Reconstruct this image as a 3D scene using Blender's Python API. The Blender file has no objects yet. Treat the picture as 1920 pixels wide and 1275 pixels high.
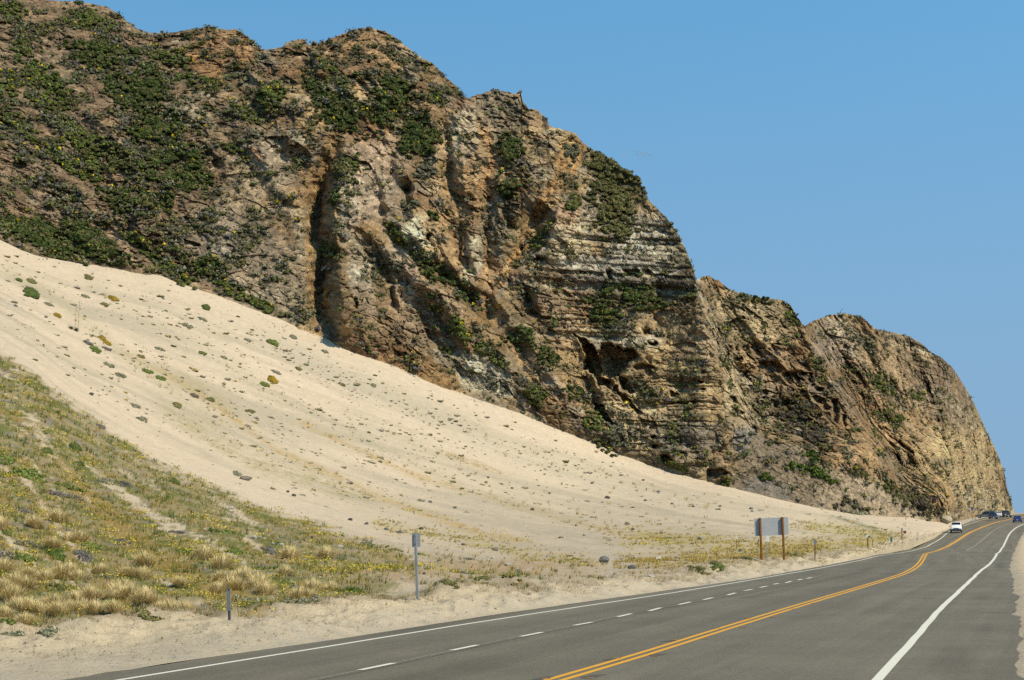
import bpy, math, random
import numpy as np
from mathutils import Vector, Matrix

random.seed(7)
RNG = np.random.default_rng(11)
SC = bpy.context.scene
COL = SC.collection

# ------------------------------------------------------------------ camera, sky, sun, exposure
FPX, UC, VH, CAMH = 2667.0, 960.0, 985.0, 2.4          # focal length in photo pixels, centre column, eye-level row, eye height
cam_d = bpy.data.cameras.new("camera")
cam = bpy.data.objects.new("camera", cam_d); COL.objects.link(cam)
cam.location = (0, 0, CAMH); cam.rotation_euler = (math.radians(90), 0, 0)
cam_d.sensor_width = 36; cam_d.lens = 36 * FPX / 1920
cam_d.shift_y = (VH - 637.5) / 1920
cam_d.clip_start = 0.2; cam_d.clip_end = 30000
SC.camera = cam

SKY_LIFT, SKY_TINT, SKY_LOW = 0.55, (1.12, 2.12, 2.06), (1.97, 3.28, 4.75)
SUN_EL, SUN_AZ = math.radians(46), math.radians(130)   # azimuth clockwise from +Y
world = bpy.data.worlds.new("World"); SC.world = world; world.use_nodes = True
wn = world.node_tree.nodes; bg = wn["Background"]
sky = wn.new("ShaderNodeTexSky"); sky.sky_type = 'NISHITA'; sky.sun_disc = False
sky.sun_elevation = SUN_EL; sky.sun_rotation = SUN_AZ
sky.altitude = 0; sky.air_density = 1.0; sky.dust_density = 0.2; sky.ozone_density = 2.2
_tc = wn.new("ShaderNodeTexCoord"); _ad = wn.new("ShaderNodeVectorMath"); _ad.operation = 'ADD'; _ad.inputs[1].default_value = (0, 0, SKY_LIFT)
_no = wn.new("ShaderNodeVectorMath"); _no.operation = 'NORMALIZE'; _tn = wn.new("ShaderNodeMix"); _tn.data_type = 'RGBA'; _tn.blend_type = 'MULTIPLY'; _tn.inputs[0].default_value = 1.0; _tn.inputs[7].default_value = (*SKY_TINT, 1)
_wl = world.node_tree.links; _wl.new(_tc.outputs["Generated"], _ad.inputs[0]); _wl.new(_ad.outputs[0], _no.inputs[0]); _wl.new(_no.outputs[0], sky.inputs["Vector"])
_wl.new(sky.outputs[0], _tn.inputs[6]); 
_sx = wn.new("ShaderNodeSeparateXYZ"); _mr = wn.new("ShaderNodeMapRange"); _mr.interpolation_type = 'SMOOTHSTEP'; _mr.inputs[1].default_value = -.02; _mr.inputs[2].default_value = .48; _mr.inputs[3].default_value = 1; _mr.inputs[4].default_value = 0
_hz = wn.new("ShaderNodeMix"); _hz.data_type = 'RGBA'; _hz.inputs[7].default_value = (*SKY_LOW, 1)      # paler air towards the sea horizon
_wl.new(_tc.outputs["Generated"], _sx.inputs[0]); _wl.new(_sx.outputs[2], _mr.inputs[0]); _wl.new(_mr.outputs[0], _hz.inputs[0]); _wl.new(_tn.outputs[2], _hz.inputs[6])
_m2 = wn.new("ShaderNodeMapRange"); _m2.inputs[1].default_value = .36; _m2.inputs[2].default_value = .8; _m2.inputs[3].default_value = 1; _m2.inputs[4].default_value = .42
_zn = wn.new("ShaderNodeVectorMath"); _zn.operation = 'SCALE'; _wl.new(_sx.outputs[2], _m2.inputs[0]); _wl.new(_m2.outputs[0], _zn.inputs["Scale"]); _wl.new(_hz.outputs[2], _zn.inputs[0])   # the zenith is deeper
_wl.new(_zn.outputs[0], bg.inputs[0]); bg.inputs[1].default_value = 0.13
sun_d = bpy.data.lights.new("sun", 'SUN'); sun_d.energy = 4.9; sun_d.angle = math.radians(0.5); sun_d.color = (1.0, 0.885, 0.68)
sun = bpy.data.objects.new("sun", sun_d); COL.objects.link(sun)
sdir = Vector((math.sin(SUN_AZ) * math.cos(SUN_EL), math.cos(SUN_AZ) * math.cos(SUN_EL), math.sin(SUN_EL)))
sun.rotation_euler = sdir.to_track_quat('Z', 'Y').to_euler()
SC.view_settings.view_transform = 'Standard'; SC.view_settings.look = 'None'
SC.view_settings.exposure = 0.0; SC.view_settings.gamma = 1.0
SC.render.engine = 'CYCLES'
try:
    SC.cycles.max_bounces = 5; SC.cycles.diffuse_bounces = 3; SC.cycles.use_denoising = False
except Exception: pass

# ------------------------------------------------------------------ numeric helpers
def _h(ix, iy, iz, seed):
    h = (ix.astype(np.uint32) * np.uint32(374761393) + iy.astype(np.uint32) * np.uint32(668265263)
         + iz.astype(np.uint32) * np.uint32(2147483647 - 58) + np.uint32((seed * 1274126177) & 0xffffffff))
    h = (h ^ (h >> np.uint32(13))) * np.uint32(1274126177)
    h = (h ^ (h >> np.uint32(15))) * np.uint32(2246822519)
    return h ^ (h >> np.uint32(16))
_GR = np.array([[1,1,0],[-1,1,0],[1,-1,0],[-1,-1,0],[1,0,1],[-1,0,1],[1,0,-1],[-1,0,-1],
                [0,1,1],[0,-1,1],[0,1,-1],[0,-1,-1],[1,1,0],[-1,1,0],[0,-1,1],[0,-1,-1]], np.float32)
def gn(x, y, z, seed=0):
    """gradient noise, about -1..1"""
    x = np.asarray(x, np.float32); y = np.asarray(y, np.float32); z = np.asarray(z, np.float32)
    x, y, z = np.broadcast_arrays(x, y, z)
    fx, fy, fz = np.floor(x), np.floor(y), np.floor(z)
    ix, iy, iz = fx.astype(np.int64), fy.astype(np.int64), fz.astype(np.int64)
    dx, dy, dz = x - fx, y - fy, z - fz
    sx = dx*dx*dx*(dx*(dx*6-15)+10); sy = dy*dy*dy*(dy*(dy*6-15)+10); sz = dz*dz*dz*(dz*(dz*6-15)+10)
    out = 0
    for a in (0, 1):
        wx = sx if a else 1 - sx
        for b in (0, 1):
            wy = sy if b else 1 - sy
            for c in (0, 1):
                wz = sz if c else 1 - sz
                g = _GR[_h(ix + a, iy + b, iz + c, seed) & np.uint32(15)]
                out = out + wx * wy * wz * (g[..., 0]*(dx-a) + g[..., 1]*(dy-b) + g[..., 2]*(dz-c))
    return out * 1.25
def fbm(x, y, z, o=3, seed=0, gain=0.5):
    t, a, n = 0, 1.0, 0
    for k in range(o):
        t = t + a * gn(x * 2**k, y * 2**k, z * 2**k, seed + k * 17); n += a; a *= gain
    return t / n
def ridged(x, y, z, seed=0): return 1 - 2 * np.abs(gn(x, y, z, seed))
def cells(x, y, z, seed=0, tilt=False):
    """cellular noise: F1, F2-F1, cell random"""
    fx, fy, fz = np.floor(x), np.floor(y), np.floor(z)
    ix, iy, iz = fx.astype(np.int64), fy.astype(np.int64), fz.astype(np.int64)
    f1 = np.full(x.shape, 9.0, np.float32); f2 = f1.copy(); cid = np.zeros(x.shape, np.float32); tl = np.zeros(x.shape, np.float32)
    for a in (-1, 0, 1):
        for b in (-1, 0, 1):
            for c in (-1, 0, 1):
                h = _h(ix + a, iy + b, iz + c, seed)
                px = fx + a + (h & np.uint32(1023)) / 1023.0 - x
                py = fy + b + ((h >> np.uint32(10)) & np.uint32(1023)) / 1023.0 - y
                pz = fz + c + ((h >> np.uint32(20)) & np.uint32(1023)) / 1023.0 - z
                d = px*px + py*py + pz*pz
                m = d < f1
                if tilt: tl = np.where(m, -(((h >> np.uint32(5)) & np.uint32(255))/127.5 - 1)*px - (((h >> np.uint32(17)) & np.uint32(255))/127.5 - 1)*pz - (((h >> np.uint32(23)) & np.uint32(255))/127.5 - 1)*py, tl)
                f2 = np.where(m, f1, np.minimum(f2, d)); cid = np.where(m, (h >> np.uint32(3) & np.uint32(255)) / 255.0, cid)
                f1 = np.where(m, d, f1)
    if tilt: return np.sqrt(f1), np.sqrt(f2) - np.sqrt(f1), cid, tl
    return np.sqrt(f1), np.sqrt(f2) - np.sqrt(f1), cid
def sst(a, b, x):
    t = np.clip((x - a) / (b - a), 0, 1); return t * t * (3 - 2 * t)
def pchip(xk, yk, x):
    xk = np.asarray(xk, float); yk = np.asarray(yk, float); x = np.clip(np.asarray(x, float), xk[0], xk[-1])
    h = np.diff(xk); d = np.diff(yk) / h; m = np.zeros_like(yk); m[0] = d[0]; m[-1] = d[-1]
    for i in range(1, len(xk) - 1):
        if d[i-1] * d[i] > 0:
            w1, w2 = 2*h[i] + h[i-1], h[i] + 2*h[i-1]; m[i] = (w1 + w2) / (w1 / d[i-1] + w2 / d[i])
    i = np.clip(np.searchsorted(xk, x) - 1, 0, len(h) - 1); t = (x - xk[i]) / h[i]
    return ((1+2*t)*(1-t)**2)*yk[i] + t*(1-t)**2*h[i]*m[i] + t*t*(3-2*t)*yk[i+1] + t*t*(t-1)*h[i]*m[i+1]
def poly_interp(pts, x):
    p = np.array(pts, float); return np.interp(x, p[:, 0], p[:, 1])
def mixc(a, b, w): return a + (np.asarray(b, np.float32) - a) * w[..., None]

# ------------------------------------------------------------------ object helpers
def tag(o, label=None, cat=None, group=None, kind=None):
    if label: o["label"] = label
    if cat: o["category"] = cat
    if group: o["group"] = group
    if kind: o["kind"] = kind
    return o
def mesh_np(name, V, F, mat=None, cols=None, smooth=False, extra=None):
    V = np.asarray(V, np.float32).reshape(-1, 3); F = np.asarray(F, np.int32); k = F.shape[1]
    me = bpy.data.meshes.new(name)
    me.vertices.add(len(V)); me.vertices.foreach_set("co", V.ravel())
    me.loops.add(F.size); me.loops.foreach_set("vertex_index", F.ravel())
    me.polygons.add(len(F)); me.polygons.foreach_set("loop_start", np.arange(0, F.size, k, dtype=np.int32))
    me.polygons.foreach_set("use_smooth", np.full(len(F), smooth, bool))
    if cols is not None:
        c = np.ones((len(V), 4), np.float32); c[:, :3] = np.clip(cols.reshape(-1, 3), 0, 1)
        at = me.color_attributes.new("Col", 'FLOAT_COLOR', 'POINT'); at.data.foreach_set("color", c.ravel())
    if extra is not None:
        at = me.attributes.new("Lane", 'FLOAT_VECTOR', 'POINT'); at.data.foreach_set("vector", np.asarray(extra, np.float32).ravel())
    me.update(calc_edges=True); me.validate()
    if mat: me.materials.append(mat)
    return me
def link(name, me, parent=None, loc=(0, 0, 0), rz=0.0):
    o = bpy.data.objects.new(name, me); COL.objects.link(o); o.location = loc; o.rotation_euler = (0, 0, rz)
    if parent: o.parent = parent
    return o
def empty(name, loc, rz=0.0, rx=0.0, ry=0.0):
    o = bpy.data.objects.new(name, None); COL.objects.link(o); o.location = loc; o.rotation_euler = (rx, ry, rz)
    o.empty_display_size = 0.3
    return o
def grid_faces(r, c):
    i = np.arange(r * c).reshape(r, c)
    return np.stack([i[:-1, :-1], i[:-1, 1:], i[1:, 1:], i[1:, :-1]], -1).reshape(-1, 4)

class MB:
    """collects simple shapes into one mesh"""
    def __init__(s): s.v, s.f = [], []
    def add(s, vs, fs):
        b = len(s.v); s.v += [tuple(v) for v in vs]; s.f += [tuple(i + b for i in f) for f in fs]; return s
    def box(s, c, d, rz=0.0, bev=0.0):
        x, y, z = d[0]/2, d[1]/2, d[2]/2; b = min(bev, x*.9, y*.9)
        ring = [(-x+b,-y),(x-b,-y),(x,-y+b),(x,y-b),(x-b,y),(-x+b,y),(-x,y-b),(-x,-y+b)] if b > 0 else [(-x,-y),(x,-y),(x,y),(-x,y)]
        n = len(ring); cr, sr = math.cos(rz), math.sin(rz)
        vs = [(c[0]+p[0]*cr-p[1]*sr, c[1]+p[0]*sr+p[1]*cr, c[2]+zz) for zz in (-z, z) for p in ring]
        fs = [tuple(range(n-1, -1, -1)), tuple(range(n, 2*n))] + [(i, (i+1) % n, (i+1) % n + n, i+n) for i in range(n)]
        return s.add(vs, fs)
    def tube(s, a, b, r0, r1=None, n=10):
        r1 = r0 if r1 is None else r1; a, b = Vector(a), Vector(b); q = (b-a).to_track_quat('Z', 'Y'); vs = []
        for p, r in ((a, r0), (b, r1)):
            vs += [p + q @ Vector((r*math.cos(2*math.pi*i/n), r*math.sin(2*math.pi*i/n), 0)) for i in range(n)]
        return s.add(vs, [tuple(range(n-1, -1, -1)), tuple(range(n, 2*n))] + [(i, (i+1) % n, (i+1) % n + n, i+n) for i in range(n)])
    def loft(s, rings, caps=True):
        n = len(rings[0]); vs = [p for r in rings for p in r]; fs = []
        for k in range(len(rings)-1):
            fs += [(k*n+i, k*n+(i+1) % n, (k+1)*n+(i+1) % n, (k+1)*n+i) for i in range(n)]
        if caps: fs += [tuple(range(n-1, -1, -1)), tuple(range((len(rings)-1)*n, len(rings)*n))]
        return s.add(vs, fs)
    def build(s, name, mat, parent=None, smooth=False, loc=(0,0,0), rz=0.0):
        me = bpy.data.meshes.new(name); me.from_pydata(s.v, [], s.f); me.update()
        if mat: me.materials.append(mat)
        if smooth: me.polygons.foreach_set("use_smooth", [True]*len(me.polygons))
        return link(name, me, parent, loc, rz)
def smooth_by_angle(o, a=40):
    me = o.data; me.polygons.foreach_set("use_smooth", [True]*len(me.polygons))
    try: me.set_sharp_from_angle(angle=math.radians(a))
    except Exception: pass

# ------------------------------------------------------------------ materials
def mat_new(name, rough=0.9, spec=0.2):
    m = bpy.data.materials.new(name); m.use_nodes = True
    b = m.node_tree.nodes["Principled BSDF"]; b.inputs["Roughness"].default_value = rough
    b.inputs["Specular IOR Level"].default_value = spec
    return m, m.node_tree.nodes, m.node_tree.links, b
def nz(n, l, vec, scale, detail=4, rough=0.6, dims='3D'):
    t = n.new("ShaderNodeTexNoise"); t.inputs["Scale"].default_value = scale; t.inputs["Detail"].default_value = detail
    t.inputs["Roughness"].default_value = rough
    if vec is not None: l.new(vec, t.inputs["Vector"])
    return t.outputs["Fac"]
def ramp(n, l, fac, stops):
    r = n.new("ShaderNodeValToRGB"); e = r.color_ramp.elements
    while len(e) < len(stops): e.new(0.5)
    for k, (p, c) in enumerate(stops):
        e[k].position = p; e[k].color = (c, c, c, 1) if not hasattr(c, "__len__") else (*c, 1)
    l.new(fac, r.inputs[0]); return r.outputs[0]
def mul(n, l, a, b, fac=1.0, mode='MULTIPLY'):
    m = n.new("ShaderNodeMix"); m.data_type = 'RGBA'; m.blend_type = mode; m.inputs[0].default_value = fac
    l.new(a, m.inputs[6]) if hasattr(a, "links") else setattr(m.inputs[6], "default_value", (*a, 1))
    l.new(b, m.inputs[7]) if hasattr(b, "links") else setattr(m.inputs[7], "default_value", (*b, 1))
    return m.outputs[2]
def bump(n, l, b, h, dist, st=1.0):
    u = n.new("ShaderNodeBump"); u.inputs["Distance"].default_value = dist; u.inputs["Strength"].default_value = st
    l.new(h, u.inputs["Height"]); l.new(u.outputs[0], b.inputs["Normal"])
def objco(n): return n.new("ShaderNodeTexCoord").outputs["Object"]
def plain(name, col, rough=0.6, spec=0.3, metal=0.0, var=0.25, scale=6.0):
    m, n, l, b = mat_new(name, rough, spec); b.inputs["Metallic"].default_value = metal
    f = nz(n, l, objco(n), scale, 5)
    l.new(mul(n, l, col, ramp(n, l, f, [(0.3, 1 - var), (0.7, 1 + var * .4)])), b.inputs["Base Color"])
    return m
def attr_mat(name, grains, bumps, rough=0.95, spec=0.1):
    """base colour from the surface's own colour layer, broken up by fine grain; bump from noise"""
    m, n, l, b = mat_new(name, rough, spec); a = n.new("ShaderNodeAttribute"); a.attribute_name = "Col"; c = a.outputs["Color"]; co = objco(n)
    for sc_, lo, hi in grains:
        c = mul(n, l, c, ramp(n, l, nz(n, l, co, sc_, 5, .7), [(0.32, lo), (0.68, hi)]))
    l.new(c, b.inputs["Base Color"])
    if bumps:
        h = None
        for sc_, w in bumps:
            f = nz(n, l, co, sc_, 6, .65); mm = n.new("ShaderNodeMath"); mm.operation = 'MULTIPLY'; mm.inputs[1].default_value = w; l.new(f, mm.inputs[0])
            if h is None: h = mm.outputs[0]
            else:
                ad = n.new("ShaderNodeMath"); l.new(h, ad.inputs[0]); l.new(mm.outputs[0], ad.inputs[1]); h = ad.outputs[0]
        bump(n, l, b, h, 1.0)
    return m
M = {}
M["rock"] = attr_mat("cliff_rock", [(0.9, .8, 1.18), (3.2, .55, 1.38)], [(1.1, .5), (3.2, .55)])
M["sand"] = attr_mat("sand", [(1.2, .93, 1.05), (14.0, .84, 1.12), (60.0, .85, 1.1)], [(2.5, .06), (12.0, .03), (40.0, .012)])
M["leaf"] = attr_mat("leaves", [(2.0, .8, 1.15)], None, .9, .06)
M["blade"] = attr_mat("dry_blades", [(3.0, .85, 1.1)], None, .8, .15)
M["stone"] = attr_mat("stone", [(4.0, .7, 1.15), (20.0, .8, 1.1)], [(6.0, .08), (25.0, .02)])
M["aluminium"] = plain("sign_back_aluminium", (.36, .375, .385), .55, .3, .1, .12, 3)
M["white_metal"] = plain("white_painted_metal", (.72, .72, .70), .5, .4, 0, .12, 8)
M["steel"] = plain("galvanised_steel", (.36, .37, .37), .45, .4, .4, .3, 7)
M["dark_steel"] = plain("dark_steel", (.10, .105, .11), .5, .3, .2, .3, 9)
M["paddle"] = plain("grey_paddle", (.21, .22, .24), .6, .3, 0, .2, 9)
M["rust_wood"] = plain("brown_timber_post", (.24, .105, .035), .85, .1, 0, .5, 11)
M["rust"] = plain("rusty_iron", (.15, .07, .035), .8, .2, 0, .4, 12)
M["rubber"] = plain("rubber", (.02, .02, .021), .8, .2, 0, .2, 20)
M["rim"] = plain("wheel_rim", (.45, .45, .46), .35, .5, .6, .1, 10)
M["glass"] = plain("car_glass", (.015, .018, .022), .08, .6, 0, .05, 4)
M["lamp"] = plain("headlamp_glass", (.75, .75, .72), .15, .6, 0, .05, 4)
M["red_lamp"] = plain("tail_lamp", (.45, .03, .02), .2, .5, 0, .1, 4)
M["orange_lamp"] = plain("amber_lamp", (.9, .25, .03), .3, .4, 0, .1, 4)
M["black_trim"] = plain("black_trim", (.025, .025, .027), .6, .3, 0, .2, 9)
for k_, c_ in dict(white=(.80, .80, .79), grey=(.13, .145, .16), navy=(.02, .03, .07), dark=(.025, .03, .045), silver=(.55, .56, .58), blue=(.017, .045, .16)).items():
    M["paint_" + k_] = plain(k_ + "_car_paint", c_, .3, .5, 0, .06, 2)
M["blue_sign"] = plain("blue_sign_sheet", (.02, .08, .45), .4, .4, 0, .1, 4)
M["orange_sign"] = plain("orange_sign_sheet", (.85, .30, .03), .5, .3, 0, .15, 4)
M["red_sign"] = plain("red_brown_plate", (.22, .05, .03), .6, .3, 0, .2, 4)
M["teal"] = plain("teal_post", (.03, .16, .17), .5, .3, 0, .2, 4)
# ------------------------------------------------------------------ road: lines measured in the photo, stations by distance
DV = [(1075,71.1),(1060,86),(1050,100),(1045,108),(1037,140),(1032,165),(1026,190),(1018,208),(1010,222),(1000,240),(992,262),(985,287),(978,330),(973,375),(968,420),(965,450)]
DV_V = np.array([p[0] for p in DV][::-1], float); DV_D = np.array([p[1] for p in DV][::-1], float)
def d_of_v(v):
    v = np.asarray(v, float)
    return np.where(v >= 1075, 6401.0 / np.maximum(v - 985, 1e-3), np.interp(v, DV_V, DV_D))
def x_of(u, d): return (u - UC) / FPX * d
def z_of(v, d): return CAMH - (v - VH) / FPX * d
L_EDGE = [(1275,127),(1243,317),(1197,640),(1150,943),(1114,1200),(1086,1400),(1064,1530),(1049,1605),(1039,1658),(1030,1705),(1018,1733),(1010,1751),(998,1768),(992,1780),(985,1803),(978,1820),(971,1846),(968,1868),(965,1893)]
L_WHITE = [(1275,225),(1215,600),(1170,873),(1109,1280),(1087,1412),(1066,1540),(1050,1616),(1041,1667),(1032,1713),(1020,1744),(1012,1762),(1000,1775),(992,1790),(985,1811),(978,1830),(971,1856),(968,1876),(965,1900)]
L_DASH = [(1275,585),(1250,707),(1215,870),(1188,1000),(1170,1093),(1152,1170),(1132,1282),(1123,1330),(1109,1412),(1098,1465),(1085,1520),(1075,1552)]
L_YEL = [(1275,1040),(1229,1200),(1181,1350),(1129,1519),(1102,1612),(1075,1699),(1062,1720),(1050,1729),(1037,1738),(1032,1759),(1026,1772),(1019,1785),(1000,1815),(987,1846),(978,1873),(973,1896),(968,1922),(965,1945)]
L_MID = [(1032,1812),(1026,1823),(1018,1835),(1010,1845),(1000,1856),(992,1868),(985,1882),(978,1903)]
R_WHITE = [(1275,1646),(1210,1706),(1142,1762),(1109,1800),(1073,1834),(1060,1854),(1045,1866),(1037,1872),(1026,1879),(1004,1890),(989,1905),(983,1920),(975,1947),(968,1985),(965,2010)]
R_EDGE = [(1275,1914),(1165,1911),(1105,1906),(1075,1896),(1062,1893),(1045,1897),(1026,1904),(1004,1914),(985,1938),(975,1966),(968,2008),(965,2034)]
def line_x(tab, slope, D):
    """x of a road line at distance D; straight on towards and behind the camera"""
    v = np.array([p[0] for p in tab], float); u = np.array([p[1] for p in tab], float); d = d_of_v(v); x = x_of(u, d)
    o = np.argsort(d); d, x = d[o], x[o]
    r = np.interp(D, d, x)
    return np.where(D < d[0], x[0] + slope * (D - d[0]), np.where(D > d[-1], x[-1] + .46 * (D - d[-1]), r))
_zd = np.array([-60, 71.1, 86, 100, 108, 140, 165, 190, 208, 222, 240, 262, 287, 330, 375, 420, 450, 480, 520, 600, 800], float)
_zz = np.array([0, 0, -.02, -.04, -.03, -.33, -.51, -.52, -.17, .32, 1.05, 1.71, 2.40, 3.27, 4.09, 5.08, 5.78, 6.0, 5.6, 4.0, -2.0], float)
def road_z(D): return pchip(_zd, _zz, D)
ST = np.concatenate([np.arange(-50, 8, 4.0), np.geomspace(8, 66, 90), np.arange(67, 130, 1.2), np.arange(130, 300, 2.5), np.arange(300, 480, 5.0), np.arange(480, 790, 20.0)])
XS = {k: line_x(t, s, ST) for k, t, s in (("le", L_EDGE, .39), ("lw", L_WHITE, .39), ("y", L_YEL, .385), ("rw", R_WHITE, .353), ("re", R_EDGE, .353))}
ZS = road_z(ST)
_k = np.exp(-np.linspace(-1.6, 1.6, 15)**2); _k /= _k.sum()
def soft(x):
    lin = np.interp(ST, [ST[0], ST[-1]], [x[0], x[-1]]); r = np.pad(x - lin, 7, mode='reflect', reflect_type='odd'); return lin + np.convolve(r, _k, 'valid')
XS = {k: soft(soft(soft(x))) if k in ('rw', 're') else soft(x) for k, x in XS.items()}
edge_n = lambda k, a: a * (gn(ST*1.7, k, 0, 5) + .6*gn(ST*.5, k, 0, 6))
XS["le"] = XS["le"] + edge_n(1.5, .12); XS["re"] = XS["re"] + edge_n(4.5, .16)
keys = ["le", "lw", "y", "rw", "re"]; NC = 14; X = []; LAT = []
for a, b in zip(keys[:-1], keys[1:]):
    for i in range(NC):
        t = i / NC; X.append(XS[a]*(1-t) + XS[b]*t); LAT.append(keys.index(a) + t)
X.append(XS["re"]); LAT.append(4.0)
X = np.stack(X, 1); NCc = X.shape[1]
V = np.stack([X, np.repeat(ST[:, None], NCc, 1), np.repeat(ZS[:, None], NCc, 1)], -1)
lane = np.stack([np.repeat(np.array(LAT)[None], len(ST), 0), V[..., 1], X - XS["y"][:, None]], -1)

m, n, l, b = mat_new("asphalt", .86, .22)
a = n.new("ShaderNodeAttribute"); a.attribute_name = "Lane"; co = objco(n)
sp = n.new("ShaderNodeSeparateXYZ"); l.new(a.outputs["Vector"], sp.inputs[0])
cb = n.new("ShaderNodeCombineXYZ"); l.new(sp.outputs[2], cb.inputs[0])
ml = n.new("ShaderNodeMath"); ml.operation = 'MULTIPLY'; ml.inputs[1].default_value = .03; l.new(sp.outputs[1], ml.inputs[0]); l.new(ml.outputs[0], cb.inputs[1])
streak = ramp(n, l, nz(n, l, cb.outputs[0], 1.1, 5, .6), [(.3, .84), (.7, 1.14)])
tr = n.new("ShaderNodeAttribute"); tr.attribute_name = "Col"; c = mul(n, l, mul(n, l, (.180, .159, .121), streak), tr.outputs["Color"])
c = mul(n, l, c, ramp(n, l, nz(n, l, co, .35, 4, .6), [(.3, .88), (.7, 1.1)]))
c = mul(n, l, c, ramp(n, l, nz(n, l, co, 45, 2, .8), [(.3, .68), (.55, 1.0), (.75, 1.35)]))
c = mul(n, l, c, ramp(n, l, nz(n, l, co, 9, 4, .8), [(.35, .85), (.65, 1.12)]))
l.new(c, b.inputs["Base Color"]); bump(n, l, b, nz(n, l, co, 60, 3, .7), .012)
M["asphalt"] = m
off = lane[..., 2]; trk = np.ones_like(off)
for c0_, w0_, a0_ in ((-5.4, .45, .13), (-3.9, .5, .10), (-2.5, .45, .17), (-.95, .4, .15), (1.1, .4, .17), (2.75, .45, .18)): trk -= a0_*np.exp(-((off - c0_ - .15*gn(V[..., 1]/14, c0_, 0, 12))/w0_)**2)
trk *= 1 + .24*fbm(off/.7, V[..., 1]/26, 0, 3, 13) + .10*fbm(off/2.2, V[..., 1]/9, 0, 2, 14)
trk -= .22*np.exp(-((lane[..., 0] - 3.45)/.22)**2)*sst(-.1, .3, gn(V[..., 1]/7, off/3, 0, 15))
trk *= 1 + .20*sst(.2, .8, off)*sst(3.6, 2.9, lane[..., 0])
rcol = np.stack([trk, trk*(1 + .004), trk*.99], -1); dust = sst(.10, .0, lane[..., 0])*.35 + sst(3.75, 4.0, lane[..., 0])*.30; dust = np.clip(dust*(1 + 1.2*fbm(off/1.2, V[..., 1]/3, 0, 3, 16)), 0, .7)
rcol = mixc(rcol.astype(np.float32)*.62, np.array([1.0, .97, .92]), dust)/.62
def _unclip(c): return c
road_me = mesh_np("road", V, grid_faces(len(ST), NCc), M["asphalt"], np.clip(rcol, 0, 4), True, lane)
tag(link("road", road_me), "grey worn asphalt two-way coast road", kind="structure")

def paint_mat(name, col, worn):
    m, n, l, b = mat_new(name, .7, .25); co = objco(n)
    f = nz(n, l, co, 7.0, 6, .75); g = nz(n, l, co, 70.0, 2, .8)
    c = mul(n, l, col, ramp(n, l, g, [(.3, .8), (.6, 1.03)]))
    mx = n.new("ShaderNodeMix"); mx.data_type = 'RGBA'; mx.inputs[7].default_value = (.165, .15, .113, 1)
    l.new(ramp(n, l, f, [(worn, 0.0), (worn + .06, .75)]), mx.inputs[0]); l.new(c, mx.inputs[6])
    l.new(mx.outputs[2], b.inputs["Base Color"]); return m
M["white_paint"] = paint_mat("white_road_paint", (.72, .69, .58), .62)
M["worn_paint"] = paint_mat("worn_white_road_paint", (.36, .34, .28), .5)
M["yellow_paint"] = paint_mat("yellow_road_paint", (.72, .36, .035), .64)
M["patch"] = plain("tar_patch", (.105, .096, .08), .9, .2, 0, .4, 4)
M["red_mark"] = paint_mat("orange_glue_mark", (.42, .19, .04), .5)
PV, PF = {}, {}
def strip(key, x, w, D0=-1e9, D1=1e9, lift=.005):
    """painted band that follows the road stations"""
    sel = np.where((ST >= D0) & (ST <= D1))[0]
    d = ST[sel]; xx = x[sel]
    ww = np.broadcast_to(w, ST.shape)[sel]
    dx = np.gradient(xx, d); k = np.sqrt(1 + dx*dx)
    A = np.stack([xx - ww/2*k, d, ZS[sel] + lift], -1); B = np.stack([xx + ww/2*k, d, ZS[sel] + lift], -1)
    v = np.stack([A, B], 1).reshape(-1, 3); base = sum(len(q) for q in PV.get(key, []))
    f = grid_faces(len(sel), 2)[:, [0, 1, 2, 3]] + base
    PV.setdefault(key, []).append(v); PF.setdefault(key, []).append(f)
def dab(key, D0, D1, x0, x1, w, lift=.007):
    n_ = 6; d = np.linspace(D0, D1, n_); xx = np.linspace(x0, x1, n_); z = np.interp(d, ST, ZS) + lift
    A = np.stack([xx - w/2, d, z], -1); B = np.stack([xx + w/2, d, z], -1)
    base = sum(len(q) for q in PV.get(key, []))
    PV.setdefault(key, []).append(np.stack([A, B], 1).reshape(-1, 3)); PF.setdefault(key, []).append(grid_faces(n_, 2) + base)
wob = .02 * gn(ST*.4, 3.3, 0, 9)
strip("white_paint", XS["lw"] + wob, .115 + .05*sst(80, 240, ST))
strip("white_paint", XS["rw"] + wob, .165 + .10*sst(60, 240, ST))
strip("yellow_paint", XS["y"] - .125, .115 + .09*sst(60, 250, ST)); strip("yellow_paint", XS["y"] + .125, .115 + .09*sst(60, 250, ST))
XM = line_x(L_MID, .35, ST); strip("worn_paint", XM, .16, 165, 330)
XD = line_x(L_DASH, .385, ST)
strip("worn_paint", XD, .03, 8, 60, .004)
D = 17.0
for uv in [(675,1257,738,1244),(847,1220,895,1210),(976,1194,1017,1186),(1077,1173,1110,1167),(1158,1157,1184,1151),(1217,1146,1239,1140),(1273,1134,1295,1129),(1319,1125,1336,1121),(1364,1116,1379,1112),(1395,1108,1411,1105),(1425,1102,1438,1099),(1450,1096,1460,1094),(1473,1093,1484,1090),(1496,1088,1504,1086),(1513,1085,1522,1083)]:
    da, db = float(d_of_v(uv[1])), float(d_of_v(uv[3])); dab("white_paint", da, db, float(x_of(uv[0], da)), float(x_of(uv[2], db)), .125, .009)
strip('patch', XD + .16 + .03*gn(ST*.6, 8.1, 0, 17), .035 + .03*np.clip(gn(ST*.9, 2, 0, 18), 0, 1), 8, 110, .0035)
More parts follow.
